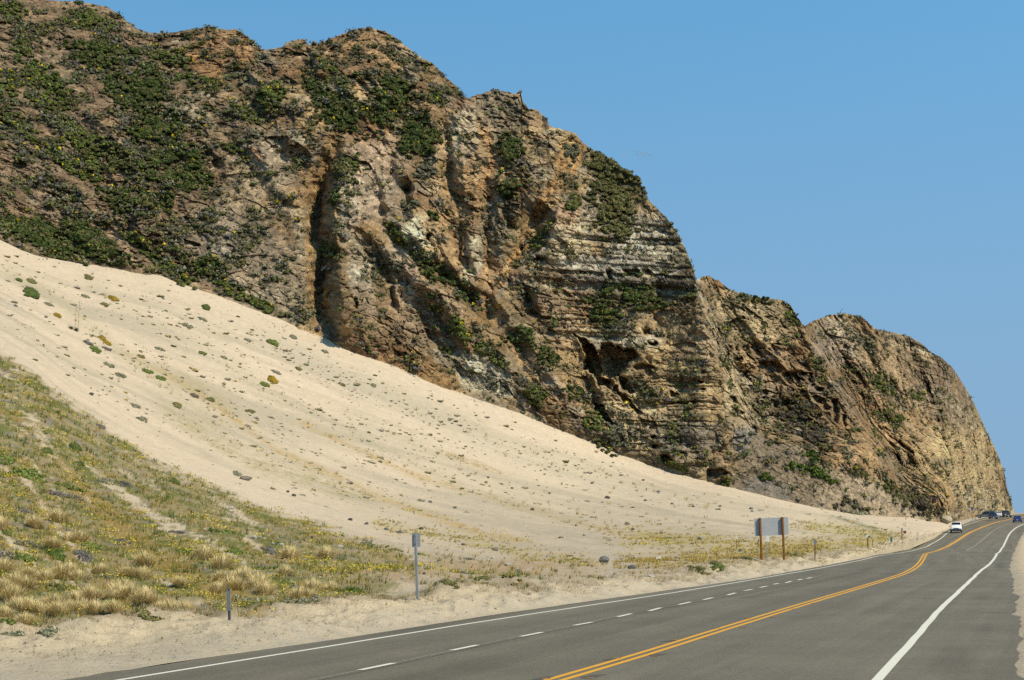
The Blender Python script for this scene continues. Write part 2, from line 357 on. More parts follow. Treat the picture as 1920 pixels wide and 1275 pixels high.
# old glue dabs of missing reflectors beside the yellow line, bare scrapes, transverse seams
for u_, v_ in [(1024,1273),(1104,1272),(1157,1234),(1226,1231),(1263,1200),(1322,1198),(1343,1178),(1393,1177),(1402,1160),(1449,1158),(1452,1143),(1487,1142),(1400,1159),(1523,1131),(1612,1097)]:
    d_ = float(d_of_v(v_)); x_ = float(x_of(u_, d_)); dab("red_mark", d_ - .07, d_ + .07, x_, x_ + .02, .13, .0085)
for u_, v_, s_ in [(1150,1236,.7),(1018,1272,.9),(1255,1202,.6),(1110,1268,.8),(1230,1228,.6)]:
    d_ = float(d_of_v(v_)); x_ = float(x_of(u_, d_)); dab("patch", d_ - .3*s_, d_ + .3*s_, x_ - .1, x_ + .14, .22, .0045)
for Dp, a_, b_, wd in ((150, 1732, 1758, 2.2), (146, 1800, 1870, 1.5), (75.5, 1750, 1888, .35), (39, 1840, 1906, .08)):
    ua = np.linspace(a_, b_, 14); xs_ = x_of(ua, Dp); jj = .6*wd*gn(xs_*.8, Dp, 0, 3)
    zz_ = float(np.interp(Dp, ST, ZS)) + .004
    ww_ = wd*.5*(.5 + .5*np.abs(gn(xs_*1.3, Dp, 2, 8)))
    A = np.stack([xs_, Dp - ww_ + jj, np.interp(Dp - ww_ + jj, ST, ZS) + .0045], -1); B = np.stack([xs_, Dp + ww_ + jj, np.interp(Dp + ww_ + jj, ST, ZS) + .0045], -1)
    base = sum(len(q) for q in PV.get("patch", [])); PV.setdefault("patch", []).append(np.stack([B, A], 1).reshape(-1, 3)); PF.setdefault("patch", []).append(grid_faces(14, 2) + base)
for key in PV:
    nm = {"white_paint": "road_line", "yellow_paint": "road_line", "worn_paint": "road_line", "patch": "road_surface", "red_mark": "road_marking"}[key]
    tag(link(nm, mesh_np(nm, np.concatenate(PV[key]), np.concatenate(PF[key]), M[key])), kind="structure")

# ------------------------------------------------------------------ ground inland of the road: verge, dune field, big sand slope
GCOL = {-700: [(1296,18),(1150,28),(1040,46),(920,75),(790,105),(620,142),(385,200)],
    0: [(1175,30),(1080,40),(1000,58),(900,85),(790,117),(662,150),(450,215)],
    300: [(1155,33),(1080,46),(1000,72),(930,105),(862,135),(720,177),(515,225)],
    600: [(1148,34),(1080,50),(1030,76),(985,115),(900,160),(780,196),(628,225)],
    900: [(1118,42),(1075,60),(1040,95),(1000,140),(930,185),(850,208),(750,228)],
    1200: [(1090,56),(1055,80),(1025,120),(985,170),(945,202),(905,222),(860,235)],
    1450: [(1058,80),(1030,108),(1005,143),(985,172),(965,198),(948,216),(933,228)],
    1600: [(1040,102),(1020,130),(1005,158),(992,182),(982,202),(973,218),(964,235)],
    1700: [(1024,138),(1014,160),(1005,180),(996,200),(988,220),(979,238),(970,255)],
    1775: [(994,249),(992,252),(990,256),(988,260),(986,264),(984,269),(981,276)],
    1800: [(984,285),(983,288),(982,291),(980.5,294),(979,298),(977.5,303),(976,310)],
    1840: [(972,362),(971,366),(970.4,370),(969.8,373),(969.2,376),(968.6,380),(968,385)],
    1895: [(964.6,452),(964.2,456),(963.8,460),(963.4,464),(963,468),(962.6,472),(962,478)],
    1960: [(961.8,490),(961.6,494),(961.4,498),(961.2,502),(961,506),(960.8,510),(960.5,520)]}
TOPL = [(-700,380),(-200,400),(0,451),(40,469),(80,482),(120,490),(160,497),(200,497),(235,503),(265,510),(300,517),(330,530),(380,546),(430,562),(480,582),(540,605),(600,630),(650,650),(700,668),(750,690),(800,712),(850,731),(900,750),(950,768),(1000,785),(1050,803),(1100,822),(1150,845),(1200,862),(1250,880),(1300,896),(1350,909),(1400,921),(1450,934),(1500,946),(1560,958),(1610,965),(1660,968),(1700,970),(1750,978),(1775,981),(1800,976),(1840,968),(1895,962),(1960,960.5)]
_gu = np.array(sorted(GCOL)); _gv = np.array([[p[0] for p in GCOL[k]] for k in _gu]); _gd = np.array([[p[1] for p in GCOL[k]] for k in _gu])
def g_column(u):
    """knots (v, D) along one view column from the road edge to beyond the dune top"""
    kv = np.array([pchip(_gu, _gv[:, k], u) for k in range(7)]); kd = np.array([pchip(_gu, _gd[:, k], u) for k in range(7)])
    kv[6] = float(poly_interp(TOPL, u))
    if u <= 127:
        D0 = (-6.87 - .39*22) / ((u - UC)/FPX - .39); v0 = VH + 6401/D0
    else:
        le = np.array(L_EDGE, float); v0 = float(np.interp(u, le[:, 1], le[:, 0])) if u < 1893 else 965 - (u-1893)*.03; D0 = float(d_of_v(v0)) if u < 1893 else 450 + (u-1893)*.5
    kv[0] = min(kv[0], v0 - .8)
    for k in range(1, 7): kv[k] = min(kv[k], kv[k-1] - .15)
    kd[0] = max(kd[0], D0 + .3)
    for k in range(1, 7): kd[k] = max(kd[k], kd[k-1] + .3)
    return np.concatenate([[v0], kv]), np.concatenate([[D0], kd])
def v_lower(u): return poly_interp([(-700,560),(-200,640),(0,664),(60,700),(110,745),(150,775),(200,805),(250,835),(300,862),(360,893),(420,920),(480,950),(540,970),(600,985),(650,1005),(700,1018),(760,1030),(830,1042),(1000,1065),(1300,1078),(1900,1078)], u)
def v_berm(u): return poly_interp([(-700,1260),(0,1175),(200,1163),(330,1150),(430,1158),(560,1146),(640,1135),(780,1130),(830,1113),(1000,1106),(1100,1095),(1200,1087),(1300,1077),(1400,1057),(1500,1050),(1600,1036),(1700,1018),(1800,985),(1960,960)], u)
GU = np.concatenate([np.arange(-3400, -700, 60.0), np.arange(-700, -40, 10.0), np.arange(-40, 1800, 2.2), np.arange(1800, 1961, 4.0)])
GR_ = 400; rr = np.linspace(0, 1, GR_)
gV = np.zeros((GR_, len(GU))); gD = np.zeros_like(gV)
for j, u in enumerate(GU):
    kv, kd = g_column(u); vv = kv[0] + (kv[-1] - kv[0]) * rr
    gV[:, j] = vv; gD[:, j] = pchip(-kv, kd, -vv)
gU = np.repeat(GU[None], GR_, 0)
gX, gZ = x_of(gU, gD), z_of(gV, gD)
below = gV - v_lower(gU)                     # >0 : below the lower sand edge (vegetated flats)
verge = gV - v_berm(gU)                      # >0 : bare roadside sand
edge_fade = sst(0, .035, rr)[:, None]
def ground_bump(x, y, U_, V_):
    bl, vg = V_ - v_lower(U_), V_ - v_berm(U_)
    veg = sst(-15, 40, bl) * sst(8, -8, vg)
    h = .35*fbm(x/14, y/14, 0, 3, 21) + .10*fbm(x/3.0, y/3.0, 0, 2, 22)
    h = h + veg * (.16*fbm(x/1.6, y/1.6, 0, 3, 23) + .25*fbm(x/5, y/5, 0, 2, 24))
    near = sst(60, 25, vg) * sst(-25, 2, vg); pock = sst(-6, 6, vg); h = h + pock*(.020*fbm(x/.42, y/.55, 0, 2, 27) + .012*ridged(x/.8 + y/2.5, y/.9, 0, 28))          # tumbled crest of the verge
    h = h + near * (.12*ridged(x/1.3, y/1.3, 0, 25) + .07*ridged(x/.6, y/.7, 0, 29) + .26*fbm(x/3.2, y/3.2, 0, 2, 26))
    return h
bmp = ground_bump(gX, gD, gU, gV) * edge_fade
lowc = sst(1500, 1760, gU); bmp = bmp * (1 - .75*lowc)
gZ = gZ + bmp
# contact row stays put; extra rows: under the road in front, on up under the cliff behind
front = np.stack([gX[0] - .35, gD[0] - .12, gZ[0] - .10], -1)
top = np.stack([gX[-1], gD[-1], gZ[-1]], -1)
sl = np.clip((gZ[-1] - gZ[-12]) / np.maximum(gD[-1] - gD[-12], .3), 0, .62)
back = []
for q in (6, 16, 34):
    D2 = gD[-1] + q; back.append(np.stack([x_of(GU, D2), D2, gZ[-1] + sl*q*.12 - .02*q], -1))
Pg = np.stack([gX, gD, gZ], -1)
# ---- ground colours
x_, y_, u_, v_ = gX, gD, gU, gV
n1 = fbm(x_/9, y_/9, 0, 3, 31); n2 = fbm(x_/2.2, y_/2.2, 0, 3, 32); n3 = fbm(x_/.7, y_/.7, 0, 2, 33)
tpos = (v_ - poly_interp(TOPL, u_)) / np.maximum(v_lower(u_) - poly_interp(TOPL, u_), 20)
st1 = fbm(tpos*9 + .25*n1, u_/520, 1.7, 3, 34); st2 = fbm(tpos*34, u_/300, 4.2, 3, 35)
SAND = np.array([.568, .460, .336]); DAMP = np.array([.39, .335, .245]); STRAW = np.array([.42, .30, .14])
gc = np.broadcast_to(SAND, Pg.shape).astype(np.float32).copy()
gc = mixc(gc, DAMP, np.clip(.36 + 1.7*st1 + 1.1*st2, 0, 1) * .8 * sst(-.05, .25, tpos) * sst(20, -30, below))
gc = mixc(gc, (.43, .36, .27), np.clip(sst(.25, 1.0, tpos)*sst(450, 950, u_)*.6, 0, 1))
veg = sst(-8, 16, below + 14*n2 + 8*n1) * sst(6, -10, verge + 6*n2) * sst(1150, 500, u_)
sandgap = sst(.12, .46, fbm(tpos*11 + .3*n2, u_/170, 9.1, 3, 36) + .45*n3 + .35*fbm(x_/1.5, y_/1.5, 7, 2, 39) - .05)
w = veg * (1 - .85*sandgap)
gc = mixc(gc, (.235, .19, .082), w * .85); gc = mixc(gc, (.215, .185, .155), w*sst(.06, .3, fbm(x_/2.6, y_/2.6, 5, 3, 38))*.85)
gc = mixc(gc, (.125, .135, .035), w * sst(-.02, .24, n2 + .5*n1) * .85)
gc = mixc(gc, (.29, .19, .055), w * sst(.03, .25, st1 + .5*n3) * .75)
STREAK = [([(240,665),(330,712),(420,770),(520,845),(600,880),(700,925),(800,965),(900,1000),(1000,1018)], 7, STRAW, .9), ([(300,690),(400,745),(450,775)], 20, (.36, .29, .16), .6),
 ([(560,792),(650,835),(760,885),(860,915),(1000,955),(1180,1005)], 6, STRAW, .75), ([(820,846),(880,868),(950,892)], 5, (.36, .24, .09), 1.0), ([(300,760),(380,815),(480,870),(600,905),(700,940)], 17, (.36, .30, .17), .7),
 ([(0,500),(60,530),(140,590),(230,660),(340,745),(420,800)], 15, (.40, .34, .21), .5), ([(150,520),(260,590),(380,640),(480,700)], 14, (.44, .38, .27), .5), ([(480,620),(700,735),(950,850),(1200,925),(1350,960)], 22, (.43, .375, .28), .6),
 ([(640,770),(900,890),(1150,970),(1350,1000)], 18, (.42, .36, .26), .6), ([(420,690),(560,760),(700,835),(900,925),(1100,985)], 9, (.38, .33, .23), .55), ([(880,800),(1050,865),(1250,925),(1450,965)], 10, (.46, .39, .28), .5),
 ([(640,1085),(800,1075),(1000,1062),(1120,1060)], 18, (.40, .27, .15), .8), ([(1190,1060),(1300,1050),(1400,1042),(1500,1035)], 15, (.36, .26, .075), 1.0), ([(1170,1010),(1250,1012),(1330,1015),(1420,1030),(1600,1020),(1680,1005)], 15, (.38, .30, .10), .9),
 ([(1500,985),(1600,995),(1650,1005)], 10, (.34, .29, .09), .8), ([(1560,968),(1590,978),(1640,992),(1670,1006)], 3.5, (.14, .16, .07), .9), ([(700,985),(860,1008),(1000,1045),(1120,1058)], 9, (.38, .31, .13), .7)]
def gstroke(pts, width, col, amt, seed):
    global gc
    p = np.array(pts, float); vc = np.interp(u_, p[:, 0], p[:, 1])
    m_ = np.exp(-((v_ - vc + 4*n2) / width)**2) * sst(p[0, 0]-30, p[0, 0]+40, u_) * sst(p[-1, 0]+30, p[-1, 0]-40, u_)
    gc = mixc(gc, col, np.clip(m_ * amt * (.75 + 1.9*n3 + 1.3*n2), 0, .95))
for i_, s_ in enumerate(STREAK): gstroke(*s_, i_)
vb = sst(-4, 10, verge); gc = mixc(gc, (.54, .44, .295), vb * .9)
gc = mixc(gc, (.33, .265, .18), vb * sst(.10, .4, n3 + .5*n2) * .45)
gravel = sst(.10, .02, rr)[:, None] * sst(1700, 1500, u_); gc = mixc(gc, (.40, .35, .28), gravel * (.55 + .4*n3))
crest = np.exp(-((verge + 3) / 11)**2) * sst(1500, 1250, u_); gc = mixc(gc, (.27, .21, .125), np.clip(crest * (.45 + 1.0*n2 + .5*n3), 0, 1) * .8)
gc = mixc(gc, (.33, .28, .22), sst(1775, 1800, u_)*.8)
gc *= (1 + .10*n3 + .06*n2)[..., None]
allP = np.concatenate([front[None], Pg, np.stack(back)], 0)
allC = np.concatenate([gc[:1], gc, np.repeat(gc[-1:], 3, 0)], 0)
tag(link("ground", mesh_np("ground", allP, grid_faces(*allP.shape[:2]), M["sand"], allC, True)), "pale sand dune slope and roadside verge with sparse plants", kind="structure")

def ground_at(u, v):
    """surface point of the inland ground under photo position (u, v)"""
    kv, kd = g_column(float(u)); vv = min(max(v, kv[-1]), kv[0]); D_ = float(pchip(-kv, kd, -vv)); x0 = x_of(u, D_); z0 = z_of(vv, D_)
    t = (vv - kv[0]) / (kv[-1] - kv[0]); h = float(ground_bump(np.array([x0]), np.array([D_]), np.array([u]), np.array([vv]))[0]) * float(sst(0, .035, t)) * (1 - .75*float(sst(1500, 1760, u)))
    return Vector((x0, D_, z0 + h))
_gux = np.arange(len(GU))
def ground_many(u, v):
    fu = np.clip(np.interp(u, GU, _gux), 0, len(GU) - 1.001); j = fu.astype(int); a = fu - j
    v0 = gV[0, j]*(1-a) + gV[0, j+1]*a; v1 = gV[-1, j]*(1-a) + gV[-1, j+1]*a
    fr = np.clip((v - v0) / (v1 - v0), 0, .9999) * (GR_ - 1); i = np.minimum(fr.astype(int), GR_ - 2); b_ = fr - i
    A = Pg[i, j]*((1-a)*(1-b_))[:, None] + Pg[i, j+1]*(a*(1-b_))[:, None] + Pg[i+1, j]*((1-a)*b_)[:, None] + Pg[i+1, j+1]*(a*b_)[:, None]
    return A

# ------------------------------------------------------------------ seaward verge, beach, sea
rx = np.array([-.4, .0, .35, .8, 1.5, 3, 5, 8, 12, 18, 26, 34, 46, 70, 120])
RXX = XS["re"][:, None] + rx[None] + .12*gn(ST[:, None]*.30, rx[None]*.6, 0, 41)*(rx > .1)
rz = np.array([-.10, -.02, .03, .06, .10, .16, .2, .1, -.1, -.6, -1.8, -3.2, -4.6, -5.4, -7.5])
RZZ = np.maximum(ZS[:, None], -1) + rz[None] + .08*fbm(RXX/1.5, ST[:, None]/1.5, 0, 2, 42)*(rx > .3)
RZZ[:, -4:] = rz[-4:]
RV = np.stack([RXX, np.repeat(ST[:, None], len(rx), 1), RZZ], -1)
rc = np.broadcast_to(np.array([.58, .46, .31]), RV.shape).copy() * (1 + .15*fbm(RXX/2, ST[:, None]/2, 0, 3, 43))[..., None]
rc = mixc(rc, (.38, .33, .26), np.broadcast_to(sst(1.0, .1, rx)*.6, RXX.shape))
tag(link("beach", mesh_np("beach", RV, grid_faces(*RV.shape[:2])[:, ::-1], M["sand"], rc, True)), kind="structure")
# the land on the inland side behind the camera, and the sea all round
lx = np.array([-90, -40, -14, -6, -2, -.5, .2]); sel = np.where(ST < 19)[0]
LV = np.stack([XS["le"][sel][:, None] + lx[None], np.repeat(ST[sel][:, None], len(lx), 1), np.repeat(np.array([9, 3, .55, .4, .3, .06, -.12])[None], len(sel), 0)], -1)
tag(link("land", mesh_np("land", LV, grid_faces(*LV.shape[:2])[:, ::-1], M["sand"], np.broadcast_to(np.array([.55, .44, .30]), LV.shape).copy(), True)), kind="structure")
m, n, l, b = mat_new("sea_water", .12, .5); b.inputs["Base Color"].default_value = (.02, .07, .10, 1); bump(n, l, b, nz(n, l, objco(n), .25, 5), .5); M["sea"] = m
sm = MB().add([(-9000, -9000, -6.2), (9000, -9000, -6.2), (9000, 9000, -6.2), (-9000, 9000, -6.2)], [(0, 1, 2, 3)])
tag(sm.build("sea", M["sea"]), kind="structure")
# ------------------------------------------------------------------ the mountain: one rocky sheet with real relief, plus its far side
SKYL = [(-900,-330),(-500,-200),(-200,-80),(0,-14),(90,0),(140,4),(170,6),(200,13),(215,21),(235,36),(258,54),(275,60),(300,62),(330,60),(345,57),(375,53),(392,50),(412,54),(440,55),(462,66),(490,92),(500,93),(515,90),(530,88),(538,80),(548,76),(568,72),(573,76),(578,84),(600,80),(630,68),(660,57),(675,53),(695,52),(725,60),(742,71),(765,90),(790,108),(806,115),(830,138),(855,160),(870,180),(880,185),(890,179),(905,174),(925,169),(950,172),(966,177),(972,171),(977,171),(979,188),(992,205),(1005,204),(1025,222),(1030,236),(1050,242),(1080,250),(1088,262),(1115,285),(1140,300),(1170,323),(1186,326),(1200,342),(1210,365),(1225,385),(1250,408),(1270,435),(1285,465),(1297,495),(1306,527),(1313,521),(1328,517),(1346,526),(1368,541),(1390,552),(1425,558),(1464,562),(1484,574),(1493,592),(1508,612),(1526,601),(1552,592),(1583,588),(1618,595),(1636,613),(1658,620),(1702,629),(1724,642),(1746,661),(1767,671),(1789,695),(1807,722),(1825,752),(1838,783),(1855,818),(1869,849),(1882,880),(1888,915),(1897,944),(1902,961.5)]
TANF = [(-900,.8),(0,.80),(300,.86),(600,1.02),(900,1.15),(1050,1.3),(1200,1.55),(1320,1.6),(1420,1.15),(1600,1.05),(1750,1.2),(1850,1.9),(1902,2.4)]
CU = np.concatenate([np.arange(-3200, -900, 60.0), np.arange(-900, -30, 12.0), np.arange(-30, 1902.5, 1.75)])
NT = 500; TT = np.concatenate([np.linspace(-.10, 0, 12)[:-1], np.linspace(0, 1, NT)])
kt = []
for u in CU:
    kv, kd = g_column(u); kt.append((kv[-1], kd[-1]))
kt = np.array(kt); vt, Dt = kt[:, 0] + .5, kt[:, 1]
vs = poly_interp(SKYL, CU) + 2.6*fbm(CU/23, 1.1, 0, 3, 51) + 1.6*gn(CU/6, 7.7, 0, 52)*(CU < 1880)
cU = np.repeat(CU[None], len(TT), 0); cV = vt + (vs - vt) * TT[:, None]
tf = poly_interp(TANF, CU)[None]; e = (VH - cV) / FPX; zt = z_of(vt, Dt)[None]
tp = np.maximum(TT, 0)[:, None]
tf2 = tf * (1 + .10*np.sin(tp*3.1) )
Dc = (zt - tf2*Dt[None] - CAMH) / np.minimum(e - tf2, -.05)
Dc = Dt[None] + (Dc - Dt[None])
# farther blocks of the headland step back behind the edge of the block in front
def edge_step(pts, soft, amt):
    p = np.array(pts, float); ue = np.interp(cV, p[:, 1], p[:, 0]); inside = sst(p[-1, 1] + 15, p[-1, 1] - 60, cV)
    return amt * sst(-soft*.15, soft, cU - ue) * inside
wob_ = 10*fbm(cU/40, cV/40, .3, 3, 53)
Dc = Dc + edge_step([(1306,500),(1309,560),(1330,640),(1362,720),(1395,790),(1420,850)], 34, 13) + edge_step([(1500,590),(1512,620),(1545,690),(1590,770),(1640,850),(1690,930)], 40, 22)
def P_of(D): return np.stack([x_of(cU, D), D, CAMH + e*D], -1)
P0 = P_of(Dc); px, py, pz = [P0[..., i].astype(np.float32) for i in range(3)]
REL = np.zeros_like(Dc)
fadec = sst(-.03, .07, TT)[:, None] * sst(1905, 1870, cU)**.5
steep = sst(900, 1100, cU)
vU_ = poly_interp([(1340,925),(1375,880),(1400,835),(1420,808),(1480,838),(1560,872),(1640,902),(1700,932),(1770,978)], cU) + 6*gn(cU/22, cV/30, 0, 57)
tal = sst(-8, 10, cV - vU_) * sst(1362, 1392, cU + .30*(cV-900)) * sst(1790, 1730, cU)     # rubble fan
veglow = sst(640, 420, cU)
q = px + .75*pz                                   # iso-lines run down towards the headland
REL += 6.0*fbm(px/48, py/60, pz/60, 2, 61)
REL += 4.2*(ridged(q/24, pz/70, py/60, 62) - .5) * (1 - .6*steep) * (1 - .85*tal)
REL += 3.0*(ridged(px/15 + .3*fbm(px/9, pz/9, 0, 2, 70), pz/36, py/40, 63) - .5) * (1 - .85*tal)
rockiness = np.clip(.60 + .9*fbm(px/26, py/30, pz/26, 2, 64), .28, 1.2) * (1 - .8*tal) * (1 - .25*veglow) * (1 - .40*steep*sst(1420, 1340, cU))
REL += rockiness * 1.2*fbm(px/7, py/8, pz/8, 3, 65)
wq = 1.2*gn(px/9, py/9, pz/9, 90)
diag = sst(1080, 900, cU)
REL -= rockiness * (1.9*diag + .5) * np.clip(ridged((px + .42*pz + wq)/6.5, pz/30, py/22, 66), 0, 1)**1.6
REL -= rockiness * (.9*diag + .3) * np.clip(ridged((px + .55*pz + wq)/2.4, pz/12, py/12, 89), 0, 1)**1.8
f1, f21, cid, tl1 = cells((px + .4*pz)/5.2 + .3*gn(px/3, py/3, pz/3, 67), py/6.5, pz/6.5, 68, True)
REL += rockiness * (2.3*tl1 + 1.5*(cid - .5))
f1b, f21b, cidb, tl2 = cells((px + .3*pz)/1.9, py/2.4, pz/2.0 + .1*px, 69, True)
REL += rockiness * (1.45*tl2 + 1.0*(cidb - .5))
f1d, f21d, cidd, tl3 = cells(px/.85, py/1.0, pz/.75, 70, True)
REL_F = rockiness * (.8*tl3 + .65*(cidd - .5))
f1e, f21e, cide = cells(px/.46, py/.6, pz/.42, 60)
REL_F = REL_F + rockiness * .40*(cide - .5)
REL += tal * .34*(cells(px/.75, py/.9, pz/.75, 97)[2] - .5)
REL += 1.4*sst(.34, .5, fbm(px/2.6, py/2.6, pz/1.7, 2, 88)) * rockiness * (.35 + .65*sst(900, 1200, cU)) * (1-tal)
# bedding on the headland side
warp = .75*fbm(px/22, py/22, pz/14, 2, 72)
zz = pz + .03*px + warp + .18*gn(px/3.5, py/3.5, pz/3.5, 73)
def hrow(k, s): return (_h(np.floor(k).astype(np.int64), np.zeros(k.shape, np.int64), np.zeros(k.shape, np.int64), s) & np.uint32(1023))/511.5 - 1
zl = zz + .12*gn(px/1.6, py/1.6, pz/.8, 73)
lay = .42*hrow(zl/1.05 + .6*gn(px/30, 0, zz/6, 74), 3) + .30*hrow(zl/.47 + .4*gn(px/12, 0, zz/3, 75), 4) + .35*gn(zz/2.6, .3, .7, 76)
laymask = steep * sst(1385, 1330, cU + .2*(cV-700)) + .55*sst(1640, 1760, cU) + .30*sst(1330, 1420, cU)*(1-tal)
laymask += .9*np.exp(-(((cU-895)/60)**2 + ((cV-702)/38)**2)) + .8*np.exp(-(((cU-672)/26)**2 + ((cV-540)/70)**2)); laymask = np.clip(laymask, 0, 1) * np.clip(.62 + 1.7*fbm(px/18, py/20, pz/12, 2, 77), .05, 1.2)
REL += laymask * 1.75 * lay
REL += sst(1690, 1800, cU) * sst(780, 830, cV) * .9*(ridged(px/3.2, py/5, pz/22, 78) - .5)
REL += steep * sst(1240, 1320, cU) * sst(560, 620, cV) * (1-tal) * .8*fbm(px/2.2, py/2.2, pz/2.2, 2, 79)

REL_S = REL; REL = np.zeros_like(REL)
def ribwall(rows, out, back_, lf, rf, prof=None):
    """a rib whose flank facing away from the sun is steep: rows of (v, u foot, u crest)"""
    global REL
    r = np.array(rows, float); v0, v1 = r[0, 0], r[-1, 0]
    jit = 5*gn(cV/16, cU/60, 0, 81) + 2*gn(cV/8, cU/30, 0, 82)
    uf = np.interp(cV, r[:, 0], r[:, 1]) + jit; uc = np.interp(cV, r[:, 0], r[:, 2]) + jit*.8
    vf = sst(v0-6, v0+min(60, .22*(v1-v0)), cV) * sst(v1+2, v1-min(40, .3*(v1-v0)), cV)
    out, back_ = (out*prof(cV), back_*prof(cV)) if prof else (out, back_)
    a = np.where(cU < uf, back_*sst(0, 1, 1 - (uf-cU)/lf), np.where(cU < uc, back_ - (back_+out)*(cU-uf)/np.maximum(uc-uf, 1), -out*sst(0, 1, 1 - (cU-uc)/rf)))
    REL = REL + a*vf
ribwall([(240,640,646),(281,627,643),(346,607,637),(393,599,629),(436,592,631),(452,596,632),(475,604,640),(500,606,640),(527,603,637),(563,601,641),(585,603,642),(612,618,636),(650,622,632)], 8.0, 11.0, 36, 100, lambda v: .25 + .75*np.interp(v, [240,300,350,400,440,458,476,492,520,560,590,610,640], [.15,.3,.65,.95,1.1,.9,.35,.35,.8,1.1,1.0,.5,.1]))
ribwall([(92,580,586),(110,581,592),(130,582,594),(152,588,598)], 2.0, 4.0, 30, 50)
ribwall([(338,770,782),(364,764,777),(385,756,775),(405,752,772),(420,756,768)], 2.5, 4.5, 40, 60)
ribwall([(300,738,745),(320,736,748),(340,741,750)], 1.2, 3.0, 20, 30)
ribwall([(535,737,743),(560,736,745),(585,742,748)], 1.5, 3.0, 25, 60)
ribwall([(205,1022,1028),(222,1018,1030),(245,1016,1026)], 1.5, 4.0, 20, 40)
ribwall([(380,1032,1046),(420,1012,1040),(460,1000,1032),(490,985,1022),(515,985,1014)], 3.5, 5.0, 70, 110)
ribwall([(545,916,926),(565,914,930),(580,918,926)], 1.5, 2.5, 20, 30)
ribwall([(540,986,1004),(560,990,1008),(580,1000,1012)], 2.0, 3.0, 30, 40)
ribwall([(690,1368,1376),(720,1372,1384),(745,1378,1392),(770,1380,1400),(800,1402,1412),(825,1408,1416)], 1.5, 2.2, 20, 40)
ribwall([(625,1072,1082),(660,1090,1102),(700,1098,1118),(730,1108,1128),(765,1118,1134),(800,1136,1150)], 2.0, 3.0, 60, 60)
ribwall([(330,706,716),(400,716,724),(450,722,730)], .8, 2.2, 30, 50)
ribwall([(215,826,836),(300,846,852),(380,852,860)], .8, 2.5, 40, 60)
ribwall([(400,858,866),(480,876,884),(540,896,904)], .8, 2.4, 40, 50)
def gully(pts, w_, depth):
    global REL
    p = np.array(pts, float); best = np.full(cU.shape, 1e9); m_ = (cU > p[:, 0].min()-3*w_) & (cU < p[:, 0].max()+3*w_) & (cV > p[:, 1].min()-3*w_) & (cV < p[:, 1].max()+3*w_)
    uu, vv = cU[m_] + 5*gn(cV[m_]/18, 2.2, 0, 83), cV[m_]; bb = np.full(uu.shape, 1e9)
    for (x0, y0), (x1, y1) in zip(p[:-1], p[1:]):
        dx, dy = x1-x0, y1-y0; t = np.clip(((uu-x0)*dx + (vv-y0)*dy) / (dx*dx+dy*dy), 0, 1); bb = np.minimum(bb, np.hypot(uu-x0-t*dx, vv-y0-t*dy))
    best[m_] = bb; k = np.clip(1 - best/(1.6*w_), 0, 1); depth = .72*depth*sst(0, 3.2*w_, np.hypot(cU-p[0, 0], cV-p[0, 1]) + .6*w_)*sst(0, 3.2*w_, np.hypot(cU-p[-1, 0], cV-p[-1, 1])); REL = REL + depth*k**1.3 - .35*depth*np.exp(-((best - 1.9*w_)/(.6*w_))**2)
for g_ in (([(1072,285),(1050,330),(1012,385),(990,440),(960,490),(938,530)],15,3.6), ([(905,240),(925,290),(915,330),(912,450),(918,520),(928,600)],13,3.0), ([(540,130),(590,170),(640,210),(690,245)],22,3.5), ([(715,410),(745,450),(790,495),(850,530),(900,575),(960,640),(1010,700)],15,3.5),
           ([(955,640),(1000,710),(1060,770)],14,2.6), ([(740,150),(750,200),(790,270)],20,3.0), ([(0,330),(90,360),(180,420),(240,455),(330,510)],18,2.2), ([(60,130),(170,260),(300,380),(420,470)],18,2.0), ([(300,100),(400,220),(480,330),(560,470)],17,2.4), ([(820,170),(840,260),(850,350),(870,450)],12,2.4), ([(690,330),(730,420),(760,520)],10,2.0),
           ([(830,380),(850,450),(880,520)],9,2.2), ([(1090,270),(1070,330),(1040,370)],11,2.2), ([(1105,350),(1100,420)],8,2.0), ([(790,560),(840,620),(870,680)],12,2.2), ([(1340,560),(1400,640),(1470,720)],13,2.4), ([(1420,575),(1480,650),(1560,740)],14,2.2), ([(1600,620),(1660,720),(1740,820)],14,2.2), ([(640,60),(665,130),(690,200)],12,1.8), ([(440,150),(500,240),(540,330)],14,2.2)):
    gully(*g_)
def inpoly(poly, x, y):
    c = np.zeros(x.shape, bool); p = np.array(poly, float); j = len(p) - 1
    for i in range(len(p)):
        c ^= ((p[i, 1] > y) != (p[j, 1] > y)) & (x < (p[j, 0]-p[i, 0])*(y-p[i, 1])/(p[j, 1]-p[i, 1]+1e-9) + p[i, 0]); j = i
    return c
jx = 6*gn(cU/13, cV/13, 0, 84) + 2.2*gn(cU/6.5, cV/6.5, 0, 85); jy = 5*gn(cU/12, cV/9, 3, 86) + 2.2*gn(cU/6.5, cV/5.5, 3, 87)
def hole(poly, depth, j=1.0):
    global REL
    p = np.array(poly); m_ = (cU > p[:, 0].min()-12) & (cU < p[:, 0].max()+12) & (cV > p[:, 1].min()-12) & (cV < p[:, 1].max()+12)
    ins = np.zeros(cU.shape, bool); ins[m_] = inpoly(poly, (cU + jx*j)[m_], (cV + jy*j)[m_]); REL = np.where(ins, REL + depth, REL)
hole([(1075,624),(1092,634),(1100,640),(1118,655),(1124,668),(1125,640),(1150,648),(1172,653),(1190,652),(1196,668),(1188,676),(1172,690),(1165,700),(1150,712),(1145,728),(1130,727),(1112,706),(1098,690),(1094,655)], 7.0)
hole([(1098,640),(1116,652),(1124,672),(1126,705),(1144,714),(1143,728),(1128,726),(1110,702),(1098,688)], 4.0)
hole([(1157,702),(1170,708),(1180,718),(1194,736),(1184,738),(1168,730)], 4.5, .7)
